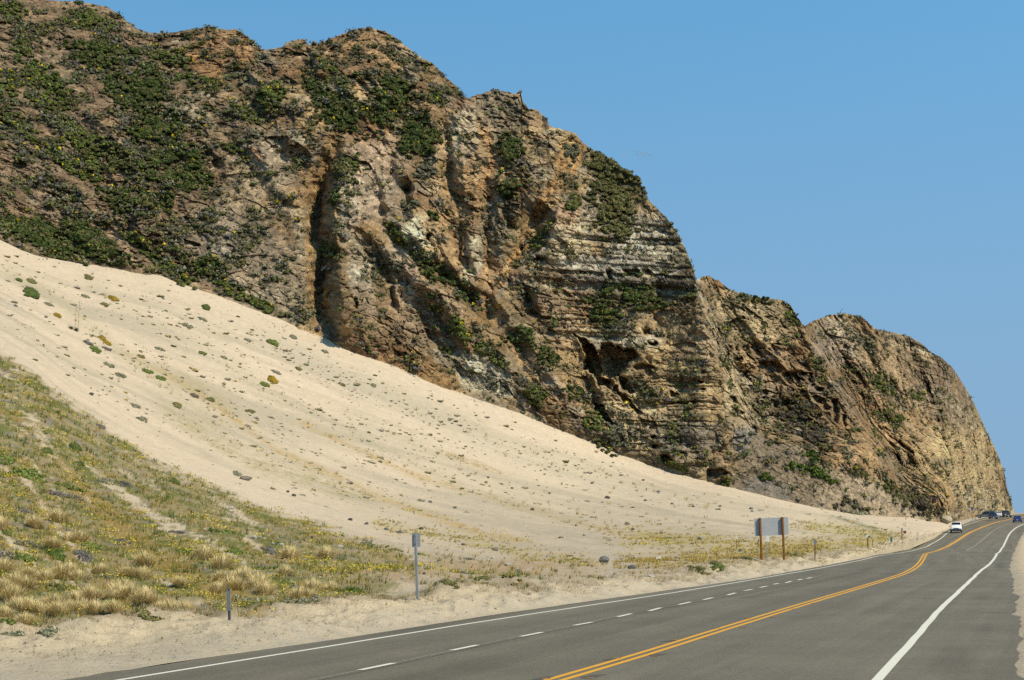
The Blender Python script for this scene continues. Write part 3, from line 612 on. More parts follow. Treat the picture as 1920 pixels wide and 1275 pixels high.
hole([(1154,724),(1166,738),(1180,746),(1192,762),(1204,775),(1198,777),(1180,762),(1162,742),(1146,736),(1146,730)], 3.2, .7)
hole([(1114,754),(1130,760),(1136,775),(1150,792),(1146,800),(1132,786),(1116,770)], 5.0, .8)
for p_ in ([(1170,505),(1198,505),(1198,518),(1172,519)], [(1203,506),(1222,506),(1220,514),(1203,514)], [(1000,486),(1010,480),(1024,484),(1022,489),(1002,491)], [(1084,508),(1098,506),(1100,514),(1086,514)], [(1136,508),(1146,505),(1147,525),(1141,526)],
           [(1526,725),(1534,723),(1546,730),(1540,736),(1528,734)], [(1558,748),(1568,745),(1574,768),(1570,796),(1562,790)], [(1580,775),(1586,774),(1586,800),(1581,805)], [(1366,742),(1380,744),(1383,756),(1370,755)], [(1378,768),(1386,768),(1392,776),(1381,776)], [(1409,798),(1413,797),(1421,812),(1411,816)],
           [(1464,704),(1472,696),(1500,694),(1524,700),(1528,716),(1505,728),(1480,724)], [(1519,745),(1530,741),(1548,748),(1560,770),(1545,770),(1530,757)], [(1185,686),(1205,682),(1228,688),(1215,694),(1190,692)], [(1208,696),(1222,692),(1226,700),(1212,704)], [(1257,735),(1270,735),(1272,744),(1260,745)],
           [(1308,712),(1318,714),(1316,720),(1309,719)], [(1312,726),(1324,728),(1322,734)], [(1222,818),(1230,818),(1231,824),(1223,824)], [(1224,833),(1233,834),(1232,842),(1225,841)], [(1240,855),(1252,852),(1262,866),(1240,868)], [(1325,880),(1352,876),(1366,888),(1340,896),(1326,893)],
           [(1760,769),(1769,770),(1768,776),(1761,776)], [(1788,774),(1797,778),(1795,783),(1787,781)], [(1756,785),(1764,790),(1760,794),(1755,791)], [(1772,890),(1777,884),(1779,900),(1774,906)], [(1205,620),(1222,615),(1224,624),(1207,628)], [(1218,640),(1232,642),(1230,648),(1219,647)],
           [(800,440),(806,438),(806,452),(801,450)], [(665,560),(670,556),(668,580),(664,578)]):
    hole(p_, 2.6, .55)
def blur(a, n=1):
    for _ in range(n):
        b_ = a.copy(); b_[1:-1] = (a[:-2] + 2*a[1:-1] + a[2:])/4; a = b_.copy(); a[:, 1:-1] = (b_[:, :-2] + 2*b_[:, 1:-1] + b_[:, 2:])/4
    return a
REL = blur(REL, 1); gu_ = np.abs(np.gradient(REL, axis=1)) + np.abs(np.gradient(REL, axis=0)); att = .38 + .62*blur(1/(1 + (gu_/.30)**2), 2)
Dfin = Dc + (REL + REL_S*att + REL_F*att**3) * fadec
Dfin = np.maximum(Dfin, Dt[None] - 5)
PC = P_of(Dfin)
# ---- rock colours
TAN, BRN, GRY, PAL, ORG, DRK = [np.array(c, np.float32) for c in ((.30,.22,.12), (.175,.117,.062), (.215,.185,.14), (.42,.37,.27), (.31,.19,.085), (.075,.066,.055))]
a1 = fbm(px/22, py/25, pz/20, 3, 91); a2 = fbm(px/5.5, py/6, pz/6, 3, 92); a3 = fbm(px/1.4, py/1.5, pz/1.4, 3, 93); a4 = fbm(q/3.5, pz/14, py/12, 3, 94)
cc = np.broadcast_to(BRN, PC.shape).astype(np.float32).copy()
cc = mixc(cc, TAN, sst(-.25, .3, a1 + .4*a2)); cc = mixc(cc, GRY, sst(-.02, .32, a2 + .35*a3 + .3*fbm(px/30, py/30, pz/40, 2, 56)) * .7); cc = mixc(cc, np.array([.17,.085,.045], np.float32), sst(.15, .4, fbm(px/11, py/11, pz/18, 3, 55)) * .55)
cc = mixc(cc, ORG, sst(.12, .4, fbm(px/16, py/18, pz/26, 3, 95)) * .55)
def zone(uu, vv, ru, rv, ang, col, amt, nz_=.35):
    global cc
    ca, sa = math.cos(math.radians(ang)), math.sin(math.radians(ang)); R = max(ru, rv)*1.7
    m_ = (np.abs(cU-uu) < R) & (np.abs(cV-vv) < R)
    if not m_.any(): return
    du, dv = cU[m_]-uu, cV[m_]-vv; d = np.sqrt(((du*ca+dv*sa)/ru)**2 + ((-du*sa+dv*ca)/rv)**2) + nz_*(a2[m_]*1.2 + a3[m_]*.8)
    w_ = sst(1.15, .7, d) * amt; cc[m_] = cc[m_] + (np.asarray(col, np.float32) - cc[m_]) * w_[..., None]
zone(150, 260, 420, 330, 30, (.170,.122,.080), .8); zone(470, 520, 110, 100, 20, GRY, .7); zone(415, 105, 70, 60, 20, (.27,.155,.075), .8)
zone(650, 100, 110, 60, 10, (.25,.155,.085), .8); zone(545, 110, 30, 30, 0, BRN, .6); zone(350, 215, 50, 22, 15, PAL, .45); zone(500, 300, 60, 40, 40, (.30,.25,.185), .7)
zone(480, 290, 20, 8, 55, (.42,.25,.15), .7); zone(560, 255, 22, 12, 30, PAL, .7); zone(590, 230, 30, 35, 60, (.36,.25,.13), .7); zone(460, 350, 40, 60, 40, (.31,.24,.16), .6); zone(400, 440, 70, 60, 0, (.25,.21,.16), .6)
zone(690, 340, 70, 80, 0, (.34,.265,.195), .8); zone(655, 400, 20, 40, 0, (.33,.29,.23), .5); zone(720, 290, 60, 40, 20, (.28,.205,.14), .6)
zone(785, 445, 40, 44, 35, (.46,.41,.28), .95, .25); zone(860, 300, 70, 110, 15, (.33,.235,.135), .8); zone(870, 250, 26, 60, 10, (.40,.34,.25), .6); zone(850, 440, 60, 130, 10, (.29,.19,.10), .8); zone(888, 480, 22, 50, 10, (.38,.34,.25), .7)
zone(680, 540, 16, 70, -18, (.38,.34,.28), .6, .9); zone(735, 490, 60, 30, 0, (.33,.26,.19), .6); zone(765, 540, 22, 45, 10, (.37,.27,.19), .9); zone(800, 590, 90, 60, 30, (.29,.23,.16), .6); zone(700, 600, 60, 60, 0, (.24,.165,.095), .6)
zone(905, 700, 62, 36, 20, (.44,.40,.30), .85, .5); zone(940, 730, 30, 14, 20, (.42,.38,.29), .8); zone(1075, 700, 40, 110, -28, (.285,.17,.08), .95); zone(1000, 640, 60, 90, -20, (.20,.15,.085), .6)
zone(935, 210, 60, 40, 20, (.175,.14,.095), .8); zone(1005, 225, 24, 18, 30, (.28,.20,.12), .8); zone(1065, 300, 26, 46, 15, ORG, .8)
zone(1070, 440, 40, 60, 0, (.41,.33,.215), .9); zone(1065, 400, 30, 25, 0, (.30,.18,.11), .7); zone(1110, 390, 18, 60, 5, (.42,.35,.25), .8); zone(1210, 460, 70, 60, 20, (.43,.38,.30), .9, .5); zone(1265, 480, 40, 60, 60, (.37,.31,.22), .8)
zone(1150, 500, 130, 16, 3, (.43,.38,.31), .85, .5); zone(1130, 530, 90, 20, 0, (.23,.20,.17), .8); zone(1050, 570, 70, 60, 10, (.24,.165,.10), .7); zone(1220, 700, 190, 110, 5, (.345,.25,.135), .92); zone(1160, 640, 80, 20, 0, (.37,.32,.24), .8); zone(1190, 790, 80, 60, 10, (.39,.30,.18), .8)
zone(1290, 820, 60, 34, 0, (.19,.17,.145), .7, .5); zone(1300, 870, 70, 30, 5, (.27,.21,.13), .7); zone(1340, 620, 60, 80, 30, (.25,.19,.12), .8); zone(1400, 590, 70, 50, 20, (.335,.265,.16), .9); zone(1450, 640, 40, 50, 40, (.36,.27,.155), .8)
zone(1385, 760, 30, 80, -10, (.34,.27,.17), .8); zone(1400, 830, 30, 30, 0, (.20,.185,.165), .8); zone(1460, 690, 60, 60, 35, (.22,.15,.09), .7); zone(1505, 712, 30, 17, 10, (.14,.105,.075), .85); zone(1560, 770, 40, 40, 20, (.20,.13,.075), .8); zone(1600, 840, 60, 60, 30, (.27,.175,.09), .85)  # darkest zone paints the overhang hollow's shade into the rock colour
zone(1570, 640, 50, 50, 0, (.26,.21,.16), .8); zone(1680, 690, 110, 70, 35, (.25,.185,.115), .85); zone(1760, 700, 30, 50, 55, (.15,.105,.075), .7); zone(1720, 830, 100, 70, 20, (.28,.19,.10), .8); zone(1800, 860, 80, 90, 20, (.37,.27,.145), .95, .5); zone(1790, 770, 60, 40, 20, (.22,.165,.11), .7); zone(1850, 940, 60, 26, 10, (.33,.255,.15), .7); zone(1760, 930, 30, 50, -30, (.30,.20,.10), .8)
def cstroke(pts, w_, col, amt):
    global cc, REL
    p = np.array(pts, float); L = np.full(cU.shape, 1e9, np.float32)
    m_ = (cU > p[:, 0].min()-3*w_) & (cU < p[:, 0].max()+3*w_) & (cV > p[:, 1].min()-3*w_) & (cV < p[:, 1].max()+3*w_)
    uu, vv = cU[m_] + 4*a2[m_], cV[m_] + 4*a3[m_]; best = np.full(uu.shape, 1e9)
    for (x0, y0), (x1, y1) in zip(p[:-1], p[1:]):
        dx, dy = x1-x0, y1-y0; t = np.clip(((uu-x0)*dx + (vv-y0)*dy) / (dx*dx+dy*dy), 0, 1); best = np.minimum(best, np.hypot(uu-x0-t*dx, vv-y0-t*dy))
    k = sst(1.3, .5, best/w_) * amt; cc[m_] = cc[m_] + (np.asarray(col, np.float32) - cc[m_]) * k[..., None]
cstroke([(618,255),(604,320),(590,390),(582,450),(585,520),(592,580),(600,640)], 9, (.30,.20,.10), .75)
cstroke([(1072,285),(1050,330),(1012,385),(990,440),(960,490),(938,530)], 11, (.36,.225,.105), .9); cstroke([(1095,270),(1070,330),(1040,370)], 8, (.33,.20,.095), .7)
cstroke([(905,240),(925,290),(915,330),(900,350)], 9, (.33,.20,.10), .8); cstroke([(915,450),(918,520),(928,600)], 11, (.33,.22,.12), .8); cstroke([(955,640),(1000,710),(1060,770)], 9, (.32,.21,.105), .7); cstroke([(215,420),(235,470),(245,492)], 9, (.36,.26,.16), .8); cstroke([(0,330),(90,360),(180,420),(240,455)], 12, (.23,.17,.115), .6)
cstroke([(1432,850),(1445,880),(1462,905)], 3.5, (.35,.26,.14), .8)
# bedding stripes, block tints, rubble
lc = np.clip(.5 + lay*.9, 0, 1); lk = laymask
cc = mixc(cc, PAL*.95, lk * sst(.55, .9, lc) * .6); cc = mixc(cc, DRK*1.4, lk * sst(.34, .08, lc) * .5)
cc *= (1 + rockiness*.40*(cid - .5))[..., None]; cc *= (1 + .42*(cidb - .5))[..., None]; cc *= (1 + .42*(cidd - .5))[..., None]; cc *= (1 + .45*(cide - .5))[..., None]
cc *= np.clip(1 + .45*a3 + .28*a4, .55, 1.6)[..., None]
pal_s = sst(.30, .5, a3 + .4*(cidb-.5)) * sst(.05, .3, a2 + .3*a1) * rockiness; cc = mixc(cc, PAL, np.clip(pal_s, 0, 1)*.65)
f1c, f21c, cidc = cells(px/.62, py/.8, pz/.62, 97)
tcol = np.stack([.15 + .24*cidc, .122 + .185*cidc, .088 + .125*cidc], -1) * (.75 + .5*sst(1480, 1620, cU))[..., None]
cc = cc + (tcol*.80 - cc) * (tal * .95)[..., None]
cstroke([(1410,915),(1430,905),(1470,925)], 16, (.15,.14,.13), .6)
# ---- plant cover on the mountain: soil litter colour now, shrubs as geometry below
VEG = [  # u, v, ru, rv, angle, tone, place phrase
 (20,18,30,18,10,'mid','at the top edge above the big inland hillside'),(191,103,64,25,5,'dark','low dark cap under the inland summit'),(82,150,56,22,20,'mid','lighter green carpet below the summit cap'),(92,190,46,18,25,'mid','strip just under the lighter green carpet'),
 (262,172,54,40,5,'dark','large squarish dark mass on the inland hillside'),(33,232,44,16,45,'mid','steep green strip at the inland border'),(12,165,22,20,40,'mid','small patch at the inland border'),(44,92,16,26,0,'mid','upright patch under the border summit'),
 (300,240,50,30,0,'dark','dark mass beneath the squarish thicket'),(333,315,62,46,12,'dark','biggest round dark dome on the hillside'),(167,272,62,22,28,'mid','long band inland of the round dome'),(170,320,30,22,35,'mid','patch below the long band'),(228,300,30,22,0,'olive','olive patch between band and round dome'),
 (213,375,30,16,35,'dark','lower patch above the dune thicket'),(262,374,36,17,25,'dark','patch below the round dome'),(308,380,22,17,40,'dark','small mass under the round dome edge'),(75,445,78,26,20,'dark','broad thicket at the top of the sand slope'),(172,456,62,28,32,'dark','thicket tapering onto the sand beside the broad one'),
 (262,458,42,12,35,'mid','narrow hedge-like strip along the upper sand edge'),(325,508,52,14,33,'mid','strip further down along the sand edge'),(388,500,26,18,0,'dark','dark clump above the sand-edge strip'),(440,548,48,11,28,'mid','thin line hugging the sand edge'),(465,215,32,14,35,'mid','slanting patch below the orange ridge'),
 (507,185,24,28,10,'mid','upright patch beside the pinnacle gully'),(606,178,52,18,35,'dark','upper part of the dark gully filling'),(641,226,46,22,20,'dark','dark gully filling above the shadowed chute'),(682,204,42,12,40,'mid','diagonal strip seaward of the gully filling'),(738,186,34,46,10,'dark','tall dark mass below the main peak'),
 (786,260,36,36,0,'dark','rounded mass on the face below the tall one'),(625,138,32,14,45,'mid','slanting strip under the main peak'),(815,185,15,12,0,'mid','small patch near the seaward skyline of the peak'),(663,307,13,17,0,'mid','bright tuft on the rib beside the chute'),(750,448,46,9,52,'mid','diagonal line beside the cream scar'),(825,514,60,14,30,'dark','long diagonal below the cream scar'),
 (880,560,26,14,35,'dark','lower end of the long diagonal'),(725,500,32,15,5,'grey','greyish bench on the middle face'),(957,281,21,30,0,'dark','upright mass under the knobbly outcrop'),(953,362,16,28,15,'dark','upright mass between the orange gullies'),(1076,372,10,30,8,'mid','bright narrow column beside the banded rock'),(1014,445,40,9,-57,'mid','ribbon climbing along the orange gully'),
 (1071,290,13,20,0,'grey','grey patch at the top of the seaward buttress'),(1155,375,40,72,12,'olive','big olive sheet on the seaward shoulder'),(1130,310,30,26,40,'olive','olive sheet top near the skyline'),(812,408,10,9,0,'dark','lone round bush on the brown face'),(799,316,13,24,15,'grey','grey streak below the rounded mass'),(768,385,17,12,0,'grey','grey cushion in the dark notch'),
 (1181,560,72,24,5,'dark','broad patch under the square overhang'),(1137,592,30,22,10,'dark','lower lobe under the overhang patch'),(1150,615,24,14,0,'grey','fringe above the cave roof'),(979,635,22,22,20,'dark','round mass above the white outcrop'),(1027,670,20,18,30,'dark','mass on the orange slope inland of the cave'),(917,665,44,11,35,'mid','fringe along the top of the white outcrop'),
 (1076,737,22,14,40,'dark','clump on the slope below the cave'),(1004,742,22,18,42,'mid','clump beside the end of the white outcrop'),(1484,594,20,9,58,'mid','green cap at the notch of the middle headland'),(1420,561,36,7,10,'dark','dark trim along the middle headland skyline'),(1653,721,30,15,35,'mid','upper green patch on the far headland'),(1719,741,18,10,25,'mid','small green patch seaward of the upper one'),
 (1671,783,32,13,20,'mid','lower green patch on the far headland'),(1486,780,48,19,38,'bare','bare brownish thicket above the rubble fan'),(1528,820,32,18,32,'bare','lower end of the bare thicket'),(1505,766,20,18,20,'bare','bare purplish bush above the thicket'),(1596,952,34,11,8,'bare','dark bare brush at the foot of the rubble fan'),(1724,945,40,20,25,'bare','bare purple-grey brush by the road bend'),
 (1521,855,13,8,15,'bright','bright tuft high on the rubble fan'),(1526,888,46,8,22,'bright','bright strip across the rubble fan'),(1434,895,13,6,10,'bright','bright tuft low on the rubble fan'),(1609,886,20,9,25,'olive','olive mound on the fan edge'),(1680,924,30,10,30,'olive','olive mound above the road bend brush'),(1359,904,15,6,15,'mid','green tuft at the cliff foot'),
 (1160,818,30,20,42,'grey','silvery brush at the foot of the banded cliff'),(1115,790,24,15,45,'mid','green clump at the foot of the orange slope'),(1262,873,28,7,22,'mid','low fringe where cliff meets sand'),(860,620,14,26,-30,'mid','upright patch above the white outcrop'),(838,660,13,10,0,'dark','round bush at the inland end of the white outcrop'),(820,584,12,14,0,'dark','round bush on the lower middle face'),
 (624,475,20,18,20,'olive','olive growth on the shaded rib'),(640,318,16,24,20,'olive','growth on the upper flank of the rib'),(628,372,10,20,10,'dark','dark growth along the rib flank'),(636,430,9,18,0,'grey','grey growth at the rib edge'),(612,470,12,14,0,'mid','tuft in the shadow of the rib'),(1612,642,32,10,35,'grey','grey streak on the far headland shoulder'),(375,156,46,14,15,'mid','patch under the orange ridge'),(320,110,40,16,10,'mid','patch below the inland skyline dip'),(170,40,42,20,10,'mid','patch close under the inland summit'),(100,292,54,9,40,'mid','thin slanting ribbon on the inland slope'),(440,282,26,9,25,'mid','thin patch inland of the chute'),
 (495,575,34,9,30,'mid','last strip before the chute along the sand'),(20,420,26,16,20,'dark','dark clump at the inland end of the sand'),(1130,835,26,10,35,'olive','olive fringe on the sand below the silvery brush')]
covm = np.zeros(cU.shape, np.float32)
for (uu, vv, ru, rv, ang, tone, _) in VEG:
    ca, sa = math.cos(math.radians(ang)), math.sin(math.radians(ang)); R = max(ru, rv)*1.6
    m_ = (np.abs(cU-uu) < R) & (np.abs(cV-vv) < R)
    if not m_.any(): continue
    du, dv = cU[m_]-uu, cV[m_]-vv; d = np.sqrt(((du*ca+dv*sa)/ru)**2 + ((-du*sa+dv*ca)/rv)**2) + .3*a2[m_] + .3*a3[m_]
    k = sst(1.15, .8, d) * (.5 if tone in ('bare', 'grey') else .9); covm[m_] = np.maximum(covm[m_], k)
dens = sst(620, 300, cU) * .55 + sst(520, 600, cU)*sst(250, 150, cV)*.8*sst(1000, 850, cU) + .42
scat = sst(.04, .34, fbm(px/4.5, py/5, pz/4.5, 3, 98) + .22*dens - .1) * np.clip(dens, 0, 1) * (1-tal)
cc = mixc(cc, (.072, .07, .04), np.clip(scat*.45, 0, 1)); cc = mixc(cc, (.040, .046, .020), covm*.6)
cc = np.clip(cc*np.array([1.47, 1.44, 1.38]), .02, .66)
# ---- far side of the mountain
rows_b = []
for dq, dz in ((3, -1.0), (9, -5), (22, -16), (45, -34), (90, -70), (150, -125)):
    D2 = Dfin[-1] + dq; z2 = np.maximum(PC[-1, :, 2] + dz, -9.0); rows_b.append(np.stack([PC[-1, :, 0] * (1 + .25*dq/300) + np.clip((CU-1200)/700, -1, 0)*0, D2, z2], -1))
allP = np.concatenate([PC, np.stack(rows_b)], 0); allC = np.concatenate([cc, np.repeat(cc[-1:], len(rows_b), 0)], 0)
tag(link("hills", mesh_np("hills", allP, grid_faces(*allP.shape[:2]), M["rock"], allC, False)), "rugged coastal mountain of brown and tan rock ending in a headland", kind="structure")
_cux = np.arange(len(CU)); _NR = len(TT)
NORM = np.cross(np.gradient(P0, axis=1), np.gradient(P0, axis=0)); NORM /= np.linalg.norm(NORM, axis=-1, keepdims=True) + 1e-9
NORM = np.where((NORM[..., 1:2] > 0), -NORM, NORM)
def cliff_many(u, v, what=None):
    A_ = PC if what is None else what
    fu = np.clip(np.interp(u, CU, _cux), 0, len(CU)-1.001); j = np.rint(fu).astype(int)
    t = (v - vt[j]) / (vs[j] - vt[j]); i = np.clip(np.rint(np.interp(t, TT, np.arange(_NR))), 0, _NR-1).astype(int)
    return A_[i, j]

# ------------------------------------------------------------------ leafy geometry
TONE = dict(dark=(.066,.088,.026), mid=(.110,.138,.036), olive=(.130,.124,.048), grey=(.150,.148,.098), bare=(.105,.085,.066), bright=(.070,.110,.022), gold=(.22,.15,.02), purple=(.12,.11,.105))
def leaves_np(C, Rr, n_, size, tone, up=None, jitter=.35, rng=RNG, squash=.75):
    """leaf faces over low domes: C centres (k,3), Rr radii (k,), n_ leaves per dome"""
    k = len(C); d = rng.normal(size=(k, n_, 3)); d[..., 2] = np.abs(d[..., 2])*.9 + .05; d /= np.linalg.norm(d, axis=-1, keepdims=True)
    r = Rr[:, None] * rng.uniform(.55, 1.08, (k, n_)); lump = 1 + .22*np.sin(d[..., 0]*5 + C[:, None, 0]) * np.sin(d[..., 1]*5 + C[:, None, 2]); r = r*lump
    c0 = C[:, None] + d * r[..., None] * np.array([1, 1, squash])
    nrm = d + jitter*1.5*rng.normal(size=d.shape); nrm /= np.linalg.norm(nrm, axis=-1, keepdims=True)
    t1 = np.cross(nrm, rng.normal(size=d.shape)); t1 /= np.linalg.norm(t1, axis=-1, keepdims=True) + 1e-9; t2 = np.cross(nrm, t1)
    s = size * rng.uniform(.6, 1.3, (k, n_, 1)) if np.isscalar(size) else size[:, None, None]*rng.uniform(.6, 1.3, (k, n_, 1))
    Q = np.stack([c0 - t1*s - t2*s*.55, c0 + t1*s - t2*s*.55, c0 + t1*s*.7 + t2*s*.55, c0 - t1*s*.7 + t2*s*.55], -2)
    tn = np.asarray(tone, float); tn = np.broadcast_to(tn, (k, 3)) if tn.ndim == 1 else tn
    cl = np.where(rng.uniform(size=(k, n_, 1)) < .09, np.array([.15, .115, .055]), tn[:, None]) * rng.uniform(.6, 1.45, (k, n_, 1)) * np.array([1, 1, 1]) + rng.normal(0, .006, (k, n_, 3))
    # inner body so that the bush is not see-through
    return Q.reshape(-1, 4, 3), np.repeat(cl.reshape(-1, 1, 3), 4, 1)
_ico = None
def domes_np(C, Rr, tone, squash=.7, rng=RNG):
    th = np.linspace(0, 2*np.pi, 8, endpoint=False); rings = [(1.0, -.25), (.95, .3), (.62, .78), (.0, 1.0)]
    k = len(C); V = []
    for rr_, zz_ in rings:
        w_ = rng.uniform(.8, 1.12, (k, 8)); V.append(np.stack([C[:, None, 0] + Rr[:, None]*rr_*w_*np.cos(th), C[:, None, 1] + Rr[:, None]*rr_*w_*np.sin(th), C[:, None, 2] + Rr[:, None]*zz_*squash*np.ones_like(w_)], -1))
    V = np.stack(V, 1) * 1.0; Vf = V
    F = []
    for a_ in range(3):
        for i in range(8): F.append(Vf[:, [a_, a_, a_+1, a_+1], [i, (i+1) % 8, (i+1) % 8, i]])
    F = np.stack(F, 1).reshape(-1, 4, 3); tn = np.asarray(tone, float); tn = np.broadcast_to(tn, (k, 3)) if tn.ndim == 1 else tn
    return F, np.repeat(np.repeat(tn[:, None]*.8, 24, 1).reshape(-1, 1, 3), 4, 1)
def quads_mesh(name, Qs, Cs, mat):
    Q = np.concatenate(Qs); C = np.concatenate(Cs)
    return mesh_np(name, Q.reshape(-1, 3), np.arange(len(Q)*4).reshape(-1, 4), mat, C.reshape(-1, 3))
TXT = dict(dark='dark green', mid='green', olive='olive', grey='grey-green', bare='leafless brown', bright='bright green')
for (uu, vv, ru, rv, ang, tone, phrase) in VEG:
    rng = np.random.default_rng(int(uu*7 + vv)); ca, sa = math.cos(math.radians(ang)), math.sin(math.radians(ang))
    area = math.pi*ru*rv; k = int(np.clip(area/30, 12, 220)); rad = np.sqrt(rng.uniform(0, 1, k)); rad = np.where((rng.uniform(size=k) < .2) & (k > 40), rad*1.35, rad) ; th = rng.uniform(0, 6.283, k)
    wv = 1 + .22*np.sin(th*3 + uu) + .15*np.sin(th*5 + vv)
    a_, b_ = rad*np.cos(th)*ru*wv, rad*np.sin(th)*rv*wv; U_ = uu + a_*ca - b_*sa; V_ = vv + a_*sa + b_*ca
    V_ = np.maximum(V_, poly_interp(SKYL, U_) + 2)
    C_ = cliff_many(U_, V_); pxm = np.median(C_[:, 1])/FPX
    on_sand = V_ > poly_interp(TOPL, U_)
    if on_sand.any(): C_[on_sand] = ground_many(U_[on_sand], V_[on_sand])
    R_ = np.clip(rng.uniform(.6, 1.15, k)*(1.1 - .5*np.minimum(rad, 1.4))*min(rv*.38, 10.5)*pxm, .35, 1.6); tn = np.array(TONE[tone])*rng.uniform(.75, 1.3, (k, 1))
    if tone in ('dark', 'mid'): tn = np.where(rng.uniform(size=(k, 1)) < .22, np.array(TONE['olive'])*.9, tn)
    if tone == 'bare': tn = np.where(rng.uniform(size=(k, 1)) < .25, np.array(TONE['olive'])*.8, tn)
    gap_ = (fbm(C_[:, 0]/3.4, C_[:, 1]/3.4, C_[:, 2]/3.4, 2, 58) > -.36) | (k < 30)
    C_, R_, tn = C_[gap_], R_[gap_], tn[gap_]; k = len(C_); C_ = C_ + np.array([0, -.35, .1]); base = C_.mean(0); base_z = C_[:, 2].min() - .3
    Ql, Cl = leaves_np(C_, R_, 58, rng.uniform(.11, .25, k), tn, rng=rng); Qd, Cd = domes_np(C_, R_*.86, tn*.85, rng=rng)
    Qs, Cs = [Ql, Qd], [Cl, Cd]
    if tone in ('mid', 'olive', 'dark') and rng.uniform() < .6:
        kk = int(rng.integers(1, 3)); ii = rng.integers(0, k, kk); Qy, Cy = leaves_np(C_[ii] + np.array([0, -.5, .4]), R_[ii]*.6, 5, .22, (.50,.38,.02), rng=rng); Qs.append(Qy); Cs.append(Cy)
    org = np.array([base[0], base[1], base_z]); Qs = [q_ - org for q_ in Qs]
    if tone == 'bare': lab = f"leafless brown-grey shrub thicket, {phrase}"
    else: lab = f"{TXT[tone]} shrub thicket, {phrase}"
    tag(link("shrub_thicket", quads_mesh("shrub_thicket", Qs, Cs, M["leaf"]), None, tuple(org)), lab, "shrub", "shrub thickets on the mountain")
# scattered small scrub: nobody could count it
NS = 70000; U_ = RNG.uniform(-120, 1895, NS); fr_ = RNG.uniform(0, 1, NS); V_ = poly_interp(SKYL, U_) + 1 + fr_*(poly_interp(TOPL, U_) - poly_interp(SKYL, U_))
keep = (RNG.uniform(size=NS) < (.05 + .95*cliff_many(U_, V_, scat[..., None])[:, 0])) & (V_ < poly_interp(TOPL, U_) - 1)
ink = keep; U_, V_ = U_[ink][:15500], V_[ink][:15500]; C_ = cliff_many(U_, V_) + np.array([0, -.2, .1]); k = len(C_)
R_ = RNG.gamma(2.2, .16, k).clip(.15, 1.2); pick = RNG.uniform(size=k)
far_ = (U_ > 1050)
tn = np.where((pick < .42)[:, None], TONE['grey'], np.where((pick < .68)[:, None], TONE['olive'], np.where((pick < .80)[:, None], TONE['dark'], np.where((pick < .93)[:, None], TONE['purple'], TONE['mid']))))
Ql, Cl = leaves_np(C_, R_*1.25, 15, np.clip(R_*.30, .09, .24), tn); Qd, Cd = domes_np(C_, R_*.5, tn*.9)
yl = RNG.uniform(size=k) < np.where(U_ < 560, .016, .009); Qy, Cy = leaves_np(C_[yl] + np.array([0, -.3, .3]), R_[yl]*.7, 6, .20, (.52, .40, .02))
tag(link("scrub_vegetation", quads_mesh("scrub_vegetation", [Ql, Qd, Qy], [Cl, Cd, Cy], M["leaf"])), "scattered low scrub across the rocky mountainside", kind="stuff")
# ------------------------------------------------------------------ labels for many similar things: tell each by a findable neighbour and its order there
LMARK = [("the grey paddle", 430, 1150), ("the tall sign", 783, 1110), ("the signboard", 1450, 1040), ("the round boulder", 1133, 1055), ("the rusty rod", 1345, 1062),
         ("the twin-stalked yucca", 138, 612), ("the high dark bush", 57, 548), ("the round gold cushion", 511, 710), ("the weathered stone lump", 461, 897), ("the flats-edge dark bush", 327, 903), ("the flats' lower corner", 0, 1180),
         ("the big bright mat", 665, 1111), ("the broad green mat", 45, 886), ("the silvery verge plant", 574, 1137), ("the upper sand edge", 420, 560), ("the orange weed streak", 880, 868)]
_cnt = {}
def near_label(base, u, v, own=()):
    """e.g. 'white rock on the flats, uphill of the tall sign, third of them'"""
    best = min((l_ for l_ in LMARK if l_[0] not in own), key=lambda l_: (l_[1]-u)**2 + 2.2*(l_[2]-v)**2)
    du, dv = u - best[1], v - best[2]
    if abs(dv) > abs(du)*.8: way = "uphill from" if dv < 0 else "downhill from"
    else: way = "on the headland side of" if du > 0 else "on the inland side of"
    k = (base, way, best[0]); _cnt[k] = _cnt.get(k, 0) + 1
    o = ["", "second ", "third ", "fourth ", "fifth ", "sixth ", "seventh ", "eighth ", "ninth ", "tenth ", "eleventh ", "twelfth ", "thirteenth ", "fourteenth ", "fifteenth ", "sixteenth "][min(_cnt[k]-1, 15)]
    return f"{o}{base} {way} {best[0]}".strip()
def by_mark(lst):
    def kf(p):
        b_ = min(LMARK, key=lambda l_: (l_[1]-p[0])**2 + 2.2*(l_[2]-p[1])**2); return (b_[1]-p[0])**2 + (b_[2]-p[1])**2
    return sorted(lst, key=kf)

